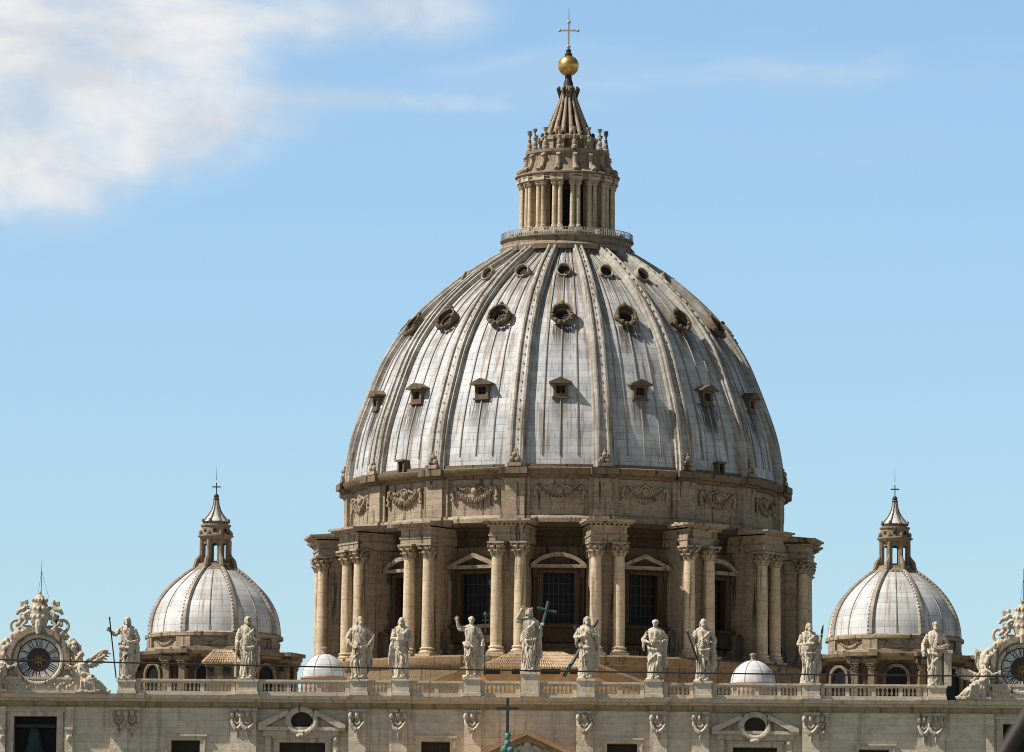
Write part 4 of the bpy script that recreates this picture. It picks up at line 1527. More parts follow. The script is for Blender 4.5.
# pilasters with carved capitals
PIL = [(2, 4, 0), (69.5, 4, 0), (119.5, 8.6, 1), (132.5, 8.2, 2), (237.5, 6.7, 2), (248, 8.8, 1), (357.5, 8.6, 1), (398.5, 9, 1), (472.8, 8.8, 1), (585, 8.6, 1),
       (658.5, 8.7, 1), (700.5, 8.7, 1), (811, 8.6, 1), (822, 6.7, 2), (924, 6.7, 2), (936, 8.7, 1), (990, 4, 0)]


def pilaster_capital(hw):
    c = MB()
    c.box(-hw - 0.06, hw + 0.06, -0.14, 0.2, -0.22, 0.0)
    c.ball((0, -0.05, -0.45), (0.26, 0.28, 0.3), 10, 7)
    for sg in (-1, 1):
        c.ball((sg * hw * 0.78, -0.08, -0.5), (0.27, 0.26, 0.3), 10, 6)
        c.tube([(sg * hw * 0.85, -0.02, -0.6), (sg * hw * 0.8, -0.1, -1.05), (sg * hw * 0.5, -0.14, -1.4), (sg * 0.1, -0.14, -1.62)], [0.13, 0.17, 0.19, 0.2], 7)
        c.tube([(sg * hw * 0.35, -0.02, -0.75), (sg * hw * 0.3, -0.1, -1.05), (0, -0.12, -1.2)], [0.1, 0.13, 0.1], 6)
        c.ball((sg * hw * 0.62, -0.12, -1.22), (0.2, 0.18, 0.17), 8, 5)
    c.tube([(0, -0.1, -1.55), (0, -0.12, -1.9), (0, -0.06, -2.3)], [0.2, 0.15, 0.03], 7)
    return c


capm = {}
for (px, hwp, cap) in PIL:
    x, _ = F(px, 715, YW)
    hw = hwp / 10.0
    p = MB()
    yf = YW - (0.42 if cap != 2 else 0.25)
    p.box(x - hw, x + hw, yf, YW + 0.5, 0, Z_FRZ0 - 0.003)
    po = p.build('pilaster', M_FACADE, fac, FO)
    if cap:
        if hwp not in capm:
            capm[hwp] = pilaster_capital(hw).mesh('capital', M_STATUE)
        ko_ = link('capital', capm[hwp], po, (x, yf, Z_FRZ0 - 0.01))
        ko_.scale = (1.0, 1.35, 1.3)
    else:
        c = MB()
        zq = F(px, 728, YW)[1]
        c.box(x - hw * 1.15, x + hw * 1.15, YW - 0.75, YW - 0.423, zq - 0.2, zq + 0.05)
        c.box(x - hw * 0.8, x + hw * 0.8, YW - 0.65, YW - 0.423, zq - 0.9, zq - 0.203)
        c.ball((x, YW - 0.55, zq - 1.05), (hw * 0.7, 0.25, 0.35), 10, 6)
        c.build('console', M_TRIM, po)

# cornice, breaking forward over the pilasters
co = MB()


def cornice_run(x0, x1, d):
    pr = [(YW - 0.13 - d, Z_COR0 - 0.117), (YW - 0.3 - d, Z_COR0 - 0.06), (YW - 0.42 - d, Z_COR0 + 0.1),
          (YW - 0.85 - d, Z_COR0 + 0.18), (YW - 0.9 - d, Z_COR0 + 0.38), (YW - 1.05 - d, Z_TOP - 0.08), (YW - 1.05 - d, Z_TOP), (4.1, Z_TOP), (4.1, Z_COR0 - 0.117)]
    co.prism(pr[::-1], x0, x1, 'X')
    pr = [(YW - 0.1 - d, Z_FRZ0), (YW - 0.2 - d, Z_FRZ0 + 0.12), (YW - 0.14 - d, Z_FRZ0 + 0.14), (YW - 0.14 - d, Z_COR0 - 0.12), (4.1, Z_COR0 - 0.12), (4.1, Z_FRZ0)]
    fz.prism(pr[::-1], x0, x1, 'X')


fz = MB()
breaks = [(109.5, 142), (229.5, 258), (348.5, 367), (389, 408.2), (463.5, 482), (575.5, 594), (649, 668), (691.5, 710), (802, 829), (916.5, 945.5)]
cur = XL
for (a, c_) in breaks:
    x0 = F(a, 700, 0)[0] - 0.25; x1 = F(c_, 700, 0)[0] + 0.25
    cornice_run(cur, x0 - 0.002, 0.0)
    cornice_run(x0, x1, 0.34)
    cur = x1 + 0.002
cornice_run(cur, XR, 0.0)
co.build('cornice', M_TRIM, fac, FO)
fz.build('frieze', M_FRIEZE, fac, FO)

# broken pediments with round windows
for (pc, py_o, px0, px1, yt, yb_) in ((302, 721.5, 258.5, 346, 710.5, 728), (755, 726.8, 712, 799, 715.5, 732)):
    Y = YW + 0.45
    x, z = F(pc, py_o, Y)
    xl, zl = F(px0, yb_ - 1, Y); xr, zr = F(px1, yb_ + 0.5, Y)
    xa, za = F(pc - 13, yt, Y); xb, zb = F(pc + 13, yt + 0.4, Y)
    m = MB()
    for (p, q, sg) in (((xl, zl), (xa, za), 1), ((xr, zr), (xb, zb), -1)):
        poly = [p, (p[0], p[1] + 0.32), (q[0], q[1] + 0.05), (q[0], q[1] - 0.42), (p[0] + sg * 0.75, p[1])]
        m.prism(poly if sg < 0 else poly[::-1], Y - 0.95, Y + 0.1, 'Y')
        poly = [(p[0] + sg * 0.8, p[1] + 0.003), (q[0], q[1] - 0.45), (q[0], p[1] + 0.003)]
        m.prism(poly if sg < 0 else poly[::-1], Y - 0.25, Y + 0.1, 'Y')
    m.box(xl, xr, Y - 0.85, Y + 0.1, zl - 0.35, zl - 0.003)
    m.box(xl + 0.5, xr - 0.5, Y - 0.4, Y + 0.1, zl - 0.95, zl - 0.353)
    for xc in (xl + 1.0, xr - 1.0):      # scrolled consoles
        m.box(xc - 0.28, xc + 0.28, Y - 0.5, Y + 0.1, zl - 2.6, zl - 0.955)
        m.ball((xc, Y - 0.45, zl - 1.2), (0.3, 0.3, 0.35), 9, 6)
        m.ball((xc, Y - 0.35, zl - 2.6), (0.26, 0.25, 0.5), 9, 6)
    pd = m.build('pediment', M_TRIM, fac, FO)
    E = Matrix.Translation((x, Y - 0.55, z)) @ Matrix.Diagonal((1.12, 1.0, 0.95, 1.0))
    o = MB()
    ring_mb(o, 1.5, 0.96, -0.3, 0.5, E)
    for kk in range(20):
        t = 2 * PI * kk / 20
        o.ball((1.36 * math.cos(t), -0.22, 1.36 * math.sin(t)), (0.2, 0.17, 0.2), 7, 5, E)
    o.ball((0, -0.3, -1.55), (0.5, 0.25, 0.3), 9, 6, E)
    oc = o.build('round_window', M_STATUE, fac, FO)
    d = MB(); disc_mb(d, 0.965, 0.2, E)
    d.build('pane', M_DUSK, oc)

# central gable of the temple front
Yp = -2.6
xa, za = F(527, 731, Yp); xl_, zl_ = F(480, 752, Yp)
sl = (za - zl_) / (xa - xl_)
HWp = 15.5
zb = za - sl * HWp
gb = MB()
gb.prism([(xa - HWp, zb), (xa + HWp, zb), (xa, za - 0.6)], Yp + 0.5, YW - 0.01, 'Y')
gb.box(xa - HWp, xa + HWp, Yp + 0.2, YW - 0.02, zb - 3.0, zb - 0.003)
gb.box(xa - HWp + 1, xa + HWp - 1, Yp + 1.0, YW - 0.03, 0, zb - 3.003)
gbo = gb.build('central_gable', M_FACADE, fac, FO)
rk = MB()
for sg in (-1, 1):
    for (o0, o1, yy) in ((0.0, 0.42, Yp - 0.5), (0.425, 0.95, Yp)):
        poly = [(xa, za - o0), (xa + sg * (HWp + 0.8), zb - sl * 0.8 - o0), (xa + sg * (HWp + 0.8), zb - sl * 0.8 - o1), (xa, za - o1)]
        rk.prism(poly if sg < 0 else poly[::-1], yy, YW - 0.015, 'Y')
rk.build('raking_cornice', M_OCHRE, gbo)
cr_ = MB()
xc, zc_ = xa + 0.05, za - 2.4
cr_.ball((xc, Yp + 0.3, zc_), (0.95, 0.4, 1.1), 14, 9)
cr_.ball((xc, Yp + 0.2, zc_ + 1.05), (0.4, 0.35, 0.38), 10, 6)
for sg in (-1, 1):
    cr_.tube([(xc + sg * 0.6, Yp + 0.3, zc_ + 0.95), (xc + sg * 1.2, Yp + 0.2, zc_ + 0.5), (xc + sg * 1.4, Yp + 0.25, zc_ - 0.4), (xc + sg * 1.9, Yp + 0.3, zc_ - 0.9), (xc + sg * 3.1, Yp + 0.3, zc_ - 1.0)], [0.2, 0.3, 0.34, 0.3, 0.15], 8)
    cr_.ball((xc + sg * 2.2, Yp + 0.3, zc_ - 0.75), (0.5, 0.3, 0.4), 10, 6)
cr_.build('carved_arms', M_TRIM, gbo)

# pedestals of the statues: parts of the front
PED = [(127, 9.6, 680.0), (247, 11.5, 679.8), (359, 9.4, 679.5), (401, 9.4, 679.0), (472, 9.2, 677.8), (530, 9.6, 672.6), (586, 9.2, 679.0), (654, 9.6, 680.0), (703, 9.5, 681.5), (811, 9.6, 683.2), (937, 9.6, 686.0)]
ped_x = []
for (px, hwp, pyt) in PED:
    x, zt_ = F(px, pyt, 0.1)
    hw = hwp / 10.0
    ped_x.append((x - hw, x + hw, zt_))
    m = MB()
    m.box(x - hw, x + hw, -0.55, 1.25, Z_TOP, Z_TOP + 0.32)
    m.box(x - hw + 0.1, x + hw - 0.1, -0.45, 1.15, Z_TOP + 0.323, zt_ - 0.22)
    m.box(x - hw - 0.03, x + hw + 0.03, -0.58, 1.28, zt_ - 0.217, zt_)
    m.build('pedestal', M_FACADE, fac, FO)

# ---- balustrade spans
blm = MB()
zb0, zb1 = Z_BASE1, Z_RAIL0
hB = zb1 - zb0
blm.lathe([(0.13, 0), (0.13, 0.06 * hB), (0.07, 0.1 * hB), (0.135, 0.3 * hB), (0.14, 0.38 * hB), (0.06, 0.68 * hB), (0.06, 0.85 * hB), (0.12, 0.9 * hB), (0.12, hB)], 8)
blme = blm.mesh('baluster', M_TRIM)


def balustrade(x0, x1, label, posts=0):
    root = empty('balustrade', ((x0 + x1) / 2, 0.2, Z_TOP), label, 'balustrade', 'spans of the parapet between the statues')
    w = x1 - x0 - 0.02
    hw = w / 2
    m = MB(); m.box(-hw, hw, -0.3, 0.3, Z_RAIL0 - Z_TOP, Z_RAIL0 - Z_TOP + 0.16)
    m.box(-hw, hw, -0.37, 0.37, Z_RAIL0 - Z_TOP + 0.163, Z_RAIL1 - Z_TOP)
    m.build('rail', M_TRIM, root)
    m = MB(); m.box(-hw, hw, -0.33, 0.33, 0.003, Z_BASE1 - Z_TOP)
    m.build('plinth', M_TRIM, root)
    pw = 0.42
    pxs = [-hw + pw / 2] + [-hw + w * (k + 1) / (posts + 1) for k in range(posts)] + [hw - pw / 2]
    for p in pxs:
        m = MB(); m.box(p - pw / 2 if p != pxs[0] else -hw, p + pw / 2 if p != pxs[-1] else hw, -0.24, 0.24, Z_BASE1 - Z_TOP + 0.002, Z_RAIL0 - Z_TOP - 0.002)
        m.build('post', M_TRIM, root)
    for a, c in zip(pxs[:-1], pxs[1:]):
        n_ = max(1, round((c - a - pw) / 0.41))
        st = (c - a - pw) / n_
        for k in range(n_):
            link('baluster', blme, root, (a + pw / 2 + st * (k + 0.5), 0, zb0 - Z_TOP))
    return root


spans = [
    ('parapet span between the staff-bearing statue and the statue before the left small dome', 2),
    ('parapet span between the left small dome statue and the statue beside the left cupola', 2),
    ('short parapet span between the two statues just right of the left cupola', 0),
    ('parapet span left of the statue with one arm raised high', 1),
    ('parapet span left of the crowned central statue', 0),
    ('parapet span between the crowned statue and the statue hugging a diagonal cross', 0),
    ('parapet span right of the statue hugging a diagonal cross', 1),
    ('short parapet span left of the statue gripping a short stick', 0),
    ('parapet span in front of the right white cupola', 3),
    ('parapet span in front of the right small dome', 3)]
for i, (lab, po) in enumerate(spans):
    balustrade(ped_x[i][1], ped_x[i + 1][0], lab, po)

# ================================================================== statues
from mathutils import noise as MN


def carve(me, H, seed, depth, z_top):
    """cut drapery creases into the cloth: long valleys that run mostly downwards"""
    vs = [v.co.copy() for v in me.vertices]
    ns = [v.normal.copy() for v in me.vertices]
    out = []
    for c, n in zip(vs, ns):
        q = c / H
        w = 1.0 if q.z < z_top - 0.06 else max(0.0, (z_top - q.z) / 0.06)
        if w > 0 and q.z > -0.01:
            tw = 0.10 * MN.noise(Vector((q.x * 3, q.y * 3, q.z * 3 + seed)))
            a = MN.noise(Vector(((q.x + tw) * 14 + seed, q.y * 14, q.z * 2.2)))
            b = MN.noise(Vector(((q.x - tw) * 34 - seed, q.y * 34, q.z * 8.0)))
            d = -max(0.0, 1 - abs(a) * 4.0) ** 1.3 * depth - max(0.0, 1 - abs(b) * 4.5) * depth * 0.2 + max(0, a) * depth * 0.9
            c = c + n * d * H * w
        out += [c.x, c.y, c.z]
    me.vertices.foreach_set('co', out)
    me.update()


def remeshed(mb, name, mat, voxel, smooth=2, loc=(0, 0, 0), parent=None):
    me = bpy.data.meshes.new(name)
    me.from_pydata(mb.v, [], mb.f)
    o = bpy.data.objects.new(name, me)
    COL.objects.link(o)
    r = o.modifiers.new('r', 'REMESH'); r.mode = 'VOXEL'; r.voxel_size = voxel
    if smooth:
        q = o.modifiers.new('s', 'SMOOTH'); q.factor = 0.5; q.iterations = smooth
    bpy.context.view_layer.update()
    dg = bpy.context.evaluated_depsgraph_get()
    nm = bpy.data.meshes.new_from_object(o.evaluated_get(dg))
    nm.name = name
    bpy.data.objects.remove(o)
    bpy.data.meshes.remove(me)
    nm.polygons.foreach_set('use_smooth', [True] * len(nm.polygons))
    nm.materials.clear(); nm.materials.append(mat)
    return link(name, nm, parent, loc)


def hand(m, w, d, up=(0, -0.4, 0.2), s=1.0, grip=False):
    """palm, four bent fingers and a thumb at wrist w along d"""
    w = Vector(w); d = Vector(d).normalized(); up = Vector(up)
    side = d.cross(up).normalized() if d.cross(up).length > 1e-4 else Vector((1, 0, 0))
    nrm_ = side.cross(d).normalized()
    c = w + d * 0.03 * s
    m.tube([w - d * 0.01, c, w + d * 0.055 * s], [0.022 * s, 0.027 * s, 0.024 * s], 8, None, 0.75)
    for k, ln in enumerate((0.036, 0.045, 0.042, 0.032)):
        b = w + d * 0.05 * s + side * (k - 1.5) * 0.0135 * s
        bend = 0.9 if grip else 0.35
        p1 = b + d * ln * 0.55 * s + nrm_ * ln * 0.25 * bend * s
        p2 = p1 + d * ln * 0.45 * (1 - bend * 0.6) * s + nrm_ * ln * 0.7 * bend * s
        m.tube([b - d * 0.01, b, p1, p2], [0.0085 * s, 0.0085 * s, 0.008 * s, 0.0065 * s], 6)
    b = w + d * 0.022 * s - side * 0.02 * s
    p1 = b - side * 0.022 * s + d * 0.018 * s
    m.tube([b + side * 0.01, b, p1, p1 + d * 0.022 * s + nrm_ * 0.012 * s], [0.01 * s, 0.01 * s, 0.0085 * s, 0.007 * s], 6)


def figure(rng, arms, robe_to=0.0, lean=0.0, turn=0.0, beard=True, long_hair=True, mantle=1, cloak=0, crown=False, wide=1.0, hips=0.0, knee=1):
    """a draped standing figure one unit tall facing -Y; arms = (elbow, wrist, hand direction, grip) for the viewer's left and right"""
    m = MB()
    def cxz(z):
        return lean * z + hips * math.sin(PI * min(1, z / 0.62)) * 0.5
    # robe
    rings = [(0.0, .118, .095), (.05, .122, .10), (.16, .108, .092), (.30, .104, .09), (.42, .112, .093), (.52, .116, .095), (.60, .096, .085), (.68, .108, .09), (.75, .122, .088), (.80, .112, .075), (.835, .07, .055)]
    zs_ = [robe_to + (1 - robe_to / 0.9) * r[0] if False else r[0] for r in rings]
    n = 56
    ph = [rng.uniform(0, 6.28) for _ in range(6)]
    vs = []; fs = []
    layers = []
    NZ = 46
    z_lo = robe_to
    for i in range(NZ + 1):
        z = z_lo + (0.835 - z_lo) * i / NZ
        rx = smooth_interp([r[0] for r in rings], [r[1] for r in rings], z) * wide
        ry = smooth_interp([r[0] for r in rings], [r[2] for r in rings], z)
        amp = 0.17 if z < 0.5 else 0.17 - 0.30 * (z - 0.5)
        amp = max(0.04, amp)
        for k in range(n):
            a = 2 * PI * k / n
            f = (math.sin(9 * a + ph[0] + 2.2 * math.sin(3.1 * z + ph[3])) * 0.5 + math.sin(14 * a + ph[1] + 7 * z) * 0.35 + math.sin(5 * a + ph[2] - 4 * z) * 0.45)
            f = 1 + amp * f
            # one knee pushes the cloth forward
            kn = knee * 0.035 * math.exp(-((z - 0.30) / 0.13) ** 2) * max(0, math.cos(a + PI / 2 + 0.5 * knee))
            vs.append((cxz(z) + rx * f * math.cos(a), (ry * f) * math.sin(a) + (-abs(kn)) * (1 if math.sin(a) < 0 else 0), z))
    for i in range(NZ):
        for k in range(n):
            b = (k + 1) % n
            fs.append((i * n + k, i * n + b, (i + 1) * n + b, (i + 1) * n + k))
    fs.append(list(range(n))[::-1]); fs.append([NZ * n + k for k in range(n)])
    m.add(vs, fs)
    # deep folds laid over the skirt
    for k in range(9):
        x0 = -0.1 + 0.2 * k / 8 + rng.uniform(-.012, .012)
        top = 0.56 - rng.uniform(0, 0.16)
        x1 = x0 * rng.uniform(0.4, 0.9) + 0.05 * knee
        y0 = -0.098 * math.sqrt(max(0.05, 1 - (x0 / 0.128) ** 2)) - 0.006
        lo = robe_to + 0.005
        mid = (lo + top) / 2
        sw = rng.uniform(-0.02, 0.02)
        m.tube([(cxz(lo) + x0 * wide, y0, lo), (cxz(mid) + (x0 + x1) / 2 * wide + sw, y0 - 0.004 - (0.02 if abs(x0) < 0.06 else 0), mid), (cxz(top) + x1 * wide, y0 * 0.92, top)],
               [0.016, 0.017, 0.008], 7)
    if robe_to > 0.05:
        for sg in (-1, 1):
            m.tube([(sg * 0.05, 0.0, robe_to + 0.06), (sg * 0.055, -0.012 * (1 + sg), 0.24), (sg * 0.058, 0.0, 0.12), (sg * 0.06, 0.005, 0.03)], [0.052, 0.043, 0.036, 0.026], 10)
        m.tube([(0.11, 0.05, 0.5), (0.12, 0.06, 0.25), (0.1, 0.05, 0.02)], [0.05, 0.06, 0.07], 10, None, 0.5)
    for sg in (-1, 1):
        m.ball((sg * 0.055 + 0.01, -0.09 - 0.012 * sg * knee, 0.012), (0.03, 0.062, 0.022), 10, 6)
    # base slab
    m.lathe([(0.155, -0.035), (0.16, -0.01), (0.14, 0.004)], 10, Matrix.Diagonal((1.0, 0.85, 1, 1)))
    # mantle: diagonal swathes from shoulder to hip and a gathered roll at the waist
    if mantle:
        s = mantle
        for k in range(4):
            o = 0.034 * k
            m.tube([(cxz(.8) + s * 0.10, 0.01, 0.815 - o * 0.5), (cxz(.74) + s * 0.085, -0.085, 0.755 - o), (cxz(.64) - s * 0.01, -0.112, 0.665 - o * 1.1), (cxz(.55) - s * 0.1, -0.075, 0.585 - o), (cxz(.53) - s * 0.13, 0.01, 0.56 - o)],
                   [0.022, 0.022, 0.021, 0.022, 0.02], 7)
        m.tube([(cxz(.5) - s * 0.125, 0.0, 0.52), (cxz(.48) - s * 0.03, -0.12, 0.47), (cxz(.5) + s * 0.1, -0.09, 0.49), (cxz(.56) + s * 0.13, 0, 0.56)], [0.03, 0.028, 0.03, 0.026], 8)
        m.tube([(cxz(.5) - s * 0.11, -0.06, 0.50), (cxz(.36) - s * 0.0, -0.13, 0.38), (cxz(.3) + s * 0.08, -0.11, 0.30), (s * 0.12, -0.05, 0.22)], [0.02, 0.022, 0.02, 0.016], 7)
    if cloak:
        s = 1 if cloak > 0 else -1
        for k in range(4):
            x = s * (0.125 + 0.018 * k)
            m.tube([(cxz(.72) + s * (0.10 + 0.012 * k), 0.04, 0.74), (cxz(.5) + x, 0.02 - 0.012 * k, 0.5), (x * 1.05, 0.01, 0.22), (x * 0.98, 0.015, 0.04 + 0.05 * k * abs(cloak))],
                   [0.03, 0.034, 0.033, 0.024], 8)
    # shoulders, neck, head
    top = cxz(0.82)
    m.tube([(top - 0.105, 0.0, 0.792), (top - 0.05, 0, 0.815), (top + 0.05, 0, 0.815), (top + 0.105, 0.0, 0.792)], [0.045, 0.052, 0.052, 0.045], 10)
    hx = cxz(0.93) + turn * 0.012
    m.tube([(top, 0.005, 0.81), (hx, -0.005, 0.875), (hx, -0.008, 0.905)], [0.044, 0.034, 0.036], 10)
    H_ = Matrix.Translation((hx, -0.012, 0.935)) @ Matrix.Rotation(turn * 0.55, 4, 'Z')
    m.ball((0, 0, 0), (0.042, 0.050, 0.061), 16, 12, H_)
    m.ball((0, -0.022, -0.034), (0.028, 0.026, 0.026), 10, 7, H_)                 # jaw
    m.tube([(0, -0.046, 0.016), (0, -0.058, -0.012)], [0.006, 0.010], 6, H_)        # nose
    m.tube([(-0.026, -0.042, 0.019), (0, -0.05, 0.022), (0.026, -0.042, 0.019)], [0.007, 0.008, 0.007], 6, H_)    # brow
    m.tube([(-0.012, -0.047, -0.03), (0.012, -0.047, -0.03)], 0.005, 6, H_)         # mouth
    for sg in (-1, 1):
        m.ball((sg * 0.041, 0.004, -0.004), (0.008, 0.012, 0.018), 7, 5, H_)
        m.ball((sg * 0.016, -0.044, 0.008), (0.007, 0.006, 0.006), 6, 4, H_)
    m.ball((0, 0.012, 0.016), (0.049, 0.052, 0.056), 14, 9, H_)                    # hair
    for k in range(12):
        a = -0.3 + (PI + 0.6) * k / 11
        zz = rng.uniform(-0.03, 0.04) if long_hair else rng.uniform(0.0, 0.045)
        m.ball((0.047 * math.cos(a), 0.01 + 0.046 * math.sin(a), zz), (0.014, 0.014, 0.018), 7, 5, H_)
    if long_hair:
        for sg in (-1, 1):
            m.tube([(sg * 0.04, 0.005, 0.02), (sg * 0.048, 0.012, -0.025), (sg * 0.05, 0.02, -0.07)], [0.018, 0.02, 0.014], 7, H_)
    if beard:
        m.tube([(0, -0.035, -0.035), (0, -0.05, -0.06), (0.004, -0.048, -0.088)], [0.03, 0.026, 0.012], 8, H_)
        for k in range(6):
            m.ball((-0.024 + 0.0096 * k, -0.052, -0.055 + 0.006 * (k % 2)), (0.008, 0.01, 0.02), 6, 4, H_)
    if crown:
        for k in range(9):
            a = PI * 2 * k / 9
            m.tube([(0.045 * math.cos(a), 0.01 + 0.045 * math.sin(a), 0.04), (0.058 * math.cos(a), 0.01 + 0.055 * math.sin(a), 0.085)], [0.012, 0.004], 6, H_)
    # arms
    for sg, arm in ((-1, arms[0]), (1, arms[1])):
        e, w, hd, gr = arm
        sh = (top + sg * 0.108, 0.0, 0.79)
        m.tube([sh, tuple((Vector(sh) + Vector(e)) / 2), e], [0.048, 0.045, 0.038], 10)
        fa = (Vector(w) - Vector(e))
        m.tube([e, tuple(Vector(e) + fa * 0.5), tuple(Vector(e) + fa * 0.96)], [0.037, 0.033, 0.024], 10)
        # sleeve folds
        for k in range(3):
            q = Vector(sh).lerp(Vector(e), 0.35 + 0.25 * k)
            m.ball(tuple(q + Vector((0, -0.01, -0.012))), (0.046 - 0.004 * k, 0.046, 0.03), 9, 6)
        q = Vector(e) + fa * 0.25
        if w[2] < 0.75:
            m.tube([tuple(q), tuple(q + Vector((sg * 0.012, 0.01, -0.09))), tuple(q + Vector((sg * 0.005, 0.02, -0.17)))], [0.034, 0.028, 0.012], 8)
        hand(m, w, hd, grip=gr)
    return m


def scale_mb(m, s):
    m.v = [(p[0] * s, p[1] * s, p[2] * s) for p in m.v]
    return m


def bar(m, p, q, r, n=8):
    return m.tube([p, q], r, n)


STAT = 'stone statues standing on the parapet'


def statue(px, py_foot, py_head, label, seed, arms, extras=(), **kw):
    x, z = F(px, py_foot, 0.2)
    zt_ = F(px, py_head, 0.2)[1]
    H = (zt_ - z)
    rng = random.Random(seed)
    m = figure(rng, arms, **kw)
    scale_mb(m, H / 0.992)
    for (pts, r, n_) in [e for e in extras if len(e) == 3]:
        pass
    o = remeshed(m, 'statue', M_STATUE, 0.036, 1, (x, 0.25, z + 0.035 * H))
    carve(o.data, H, seed * 7.3, 0.0095, 0.80)
    o.rotation_euler = (0, 0, 0)
    tag(o, label, 'statue', STAT)
    return o, H


def attr(o, name, mat, mb, H, voxel=None):
    scale_mb(mb, H)
    return mb.build(name, mat, o)


# 1 staff bearer beside the left clock
o, H = statue(126.5, 679.5, 619.5, 'stone statue holding a tall staff, beside the left clock', 1,
              (((-.20, -.02, .70), (-.275, -.08, .755), (-.2, -.1, .3), True), ((.19, .0, .61), (.07, -.12, .57), (-1, -.2, .2), False)), mantle=-1, cloak=1, knee=-1)
m = MB(); bar(m, (-.165, -.10, -.02), (-.29, -.10, .965), 0.011); m.ball((-.29, -.10, .975), (.016, .016, .03), 8, 5)
attr(o, 'staff', M_IRON, m, H)
# 2 in front of the left small dome
o, H = statue(247, 679.5, 619, 'stone statue leaning on a low club, in front of the left small dome', 2,
              (((-.17, .0, .63), (-.165, -.09, .52), (0, -.2, -1), True), ((.18, .02, .62), (.09, -.11, .63), (-.8, -.3, .5), False)), mantle=1, cloak=1, knee=1, wide=0.98)
m = MB(); m.tube([(-.18, -.10, .0), (-.185, -.10, .3), (-.17, -.11, .52)], [.022, .017, .012], 8)
attr(o, 'club', M_STATUE, m, H)
# 3 beside the left cupola
o, H = statue(359, 679, 619, 'stone statue with both elbows out and a bare chest, between left cupola and first column', 3,
              (((-.215, .01, .64), (-.11, -.10, .50), (.7, -.4, -.3), False), ((.225, .02, .67), (.14, -.06, .54), (-.6, -.5, -.4), False)), mantle=-1, cloak=0.7, knee=-1, wide=1.05, turn=0.6)
m = MB(); m.tube([(.15, -.10, .52), (.2, -.1, .60), (.255, -.1, .70)], [.014, .012, .008], 7)
attr(o, 'saw', M_STATUE, m, H)
# 4 book clasped
o, H = statue(401, 678.5, 620, 'stone statue clasping a book to its chest with both arms', 4,
              (((-.165, -.03, .62), (.0, -.135, .655), (1, -.1, .2), False), ((.165, .0, .63), (-.02, -.14, .60), (-1, -.1, .1), False)), mantle=1, cloak=-0.5, knee=1, turn=-0.4, wide=.97)
m = MB(); m.box(-.05, .05, -.175, -.14, .615, .72)
attr(o, 'book', M_STATUE, m, H)
# 5 raised arm, bare legs
o, H = statue(471, 677.5, 619, 'stone statue with one arm raised high and bare legs', 5,
              (((-.205, -.02, .79), (-.245, -.07, .915), (0.05, -.1, 1), False), ((.19, .02, .63), (.185, -.06, .56), (0, -.4, -1), True)), mantle=-1, cloak=1, robe_to=0.29, knee=0, beard=False, long_hair=False)
m = MB(); bar(m, (.23, .07, .0), (.235, .07, 1.02), 0.010); m.box(.18, .29, .06, .08, .945, .962); m.ball((.236, .07, 1.05), (.035, .03, .05), 10, 6)
attr(o, 'cross_staff', M_BRONZE, m, H)
# 6 the crowned central figure
o, H = statue(529, 672.2, 611, 'central crowned stone statue, taller than the rest, with a green cross', 6,
              (((-.205, -.02, .80), (-.135, -.08, .945), (.5, -.2, .8), False), ((.175, .0, .64), (.185, -.10, .70), (.6, -.2, .7), True)), mantle=1, cloak=1, knee=1, crown=True, wide=1.05, lean=-0.01)
m = MB()
p0, p1 = Vector((.14, .02, .42)), Vector((.305, .03, 1.13))
bar(m, p0, p1, 0.026, 4)
pc = p0.lerp(p1, 0.80); dd = (p1 - p0).normalized(); sd_ = Vector((dd.z, 0, -dd.x))
bar(m, pc - sd_ * 0.16, pc + sd_ * 0.17, 0.024, 4)
attr(o, 'bronze_cross', M_BRONZE, m, H)
# 7 diagonal cross
o, H = statue(586.5, 679, 619, 'bearded stone statue hugging a diagonal green cross', 7,
              (((-.195, -.02, .64), (-.06, -.13, .665), (.9, -.2, .3), True), ((.195, .0, .66), (.06, -.135, .70), (-.9, -.2, .2), True)), mantle=-1, cloak=1, knee=-1, wide=1.12)
m = MB(); bar(m, (-.375, .06, .01), (.175, .10, .965), 0.030, 4); bar(m, (-.215, .125, .87), (.10, .125, .42), 0.030, 4)
attr(o, 'saltire_cross', M_BRONZE, m, H)
# 8 young figure with sash
o, H = statue(654.5, 680, 622, 'beardless stone statue with one hand on its hip and drapery bunched at the knee', 8,
              (((-.205, .01, .64), (-.10, -.11, .60), (.8, -.3, .1), False), ((.20, .02, .67), (.12, -.10, .60), (-.7, -.4, .1), False)), mantle=-1, cloak=0.8, knee=1, beard=False, long_hair=False, turn=-0.5, lean=.012, wide=1.04)
m = MB(); m.tube([(.06, -.12, .42), (.09, -.15, .36), (.075, -.13, .28)], [.03, .045, .025], 9)
attr(o, 'drapery_bunch', M_STATUE, m, H)
# 9 stick
o, H = statue(703, 682, 621.5, 'stone statue gripping a short stick, just left of the right cupola', 9,
              (((-.175, -.03, .67), (-.225, -.09, .735), (-.4, -.2, .8), True), ((.20, .03, .63), (.10, -.11, .61), (-.8, -.3, .2), False)), mantle=1, cloak=1, knee=-1)
m = MB(); m.tube([(-.275, -.11, .80), (-.20, -.13, .60), (-.10, -.13, .32)], [.012, .018, .024], 8)
attr(o, 'stick', M_BLACK, m, H)
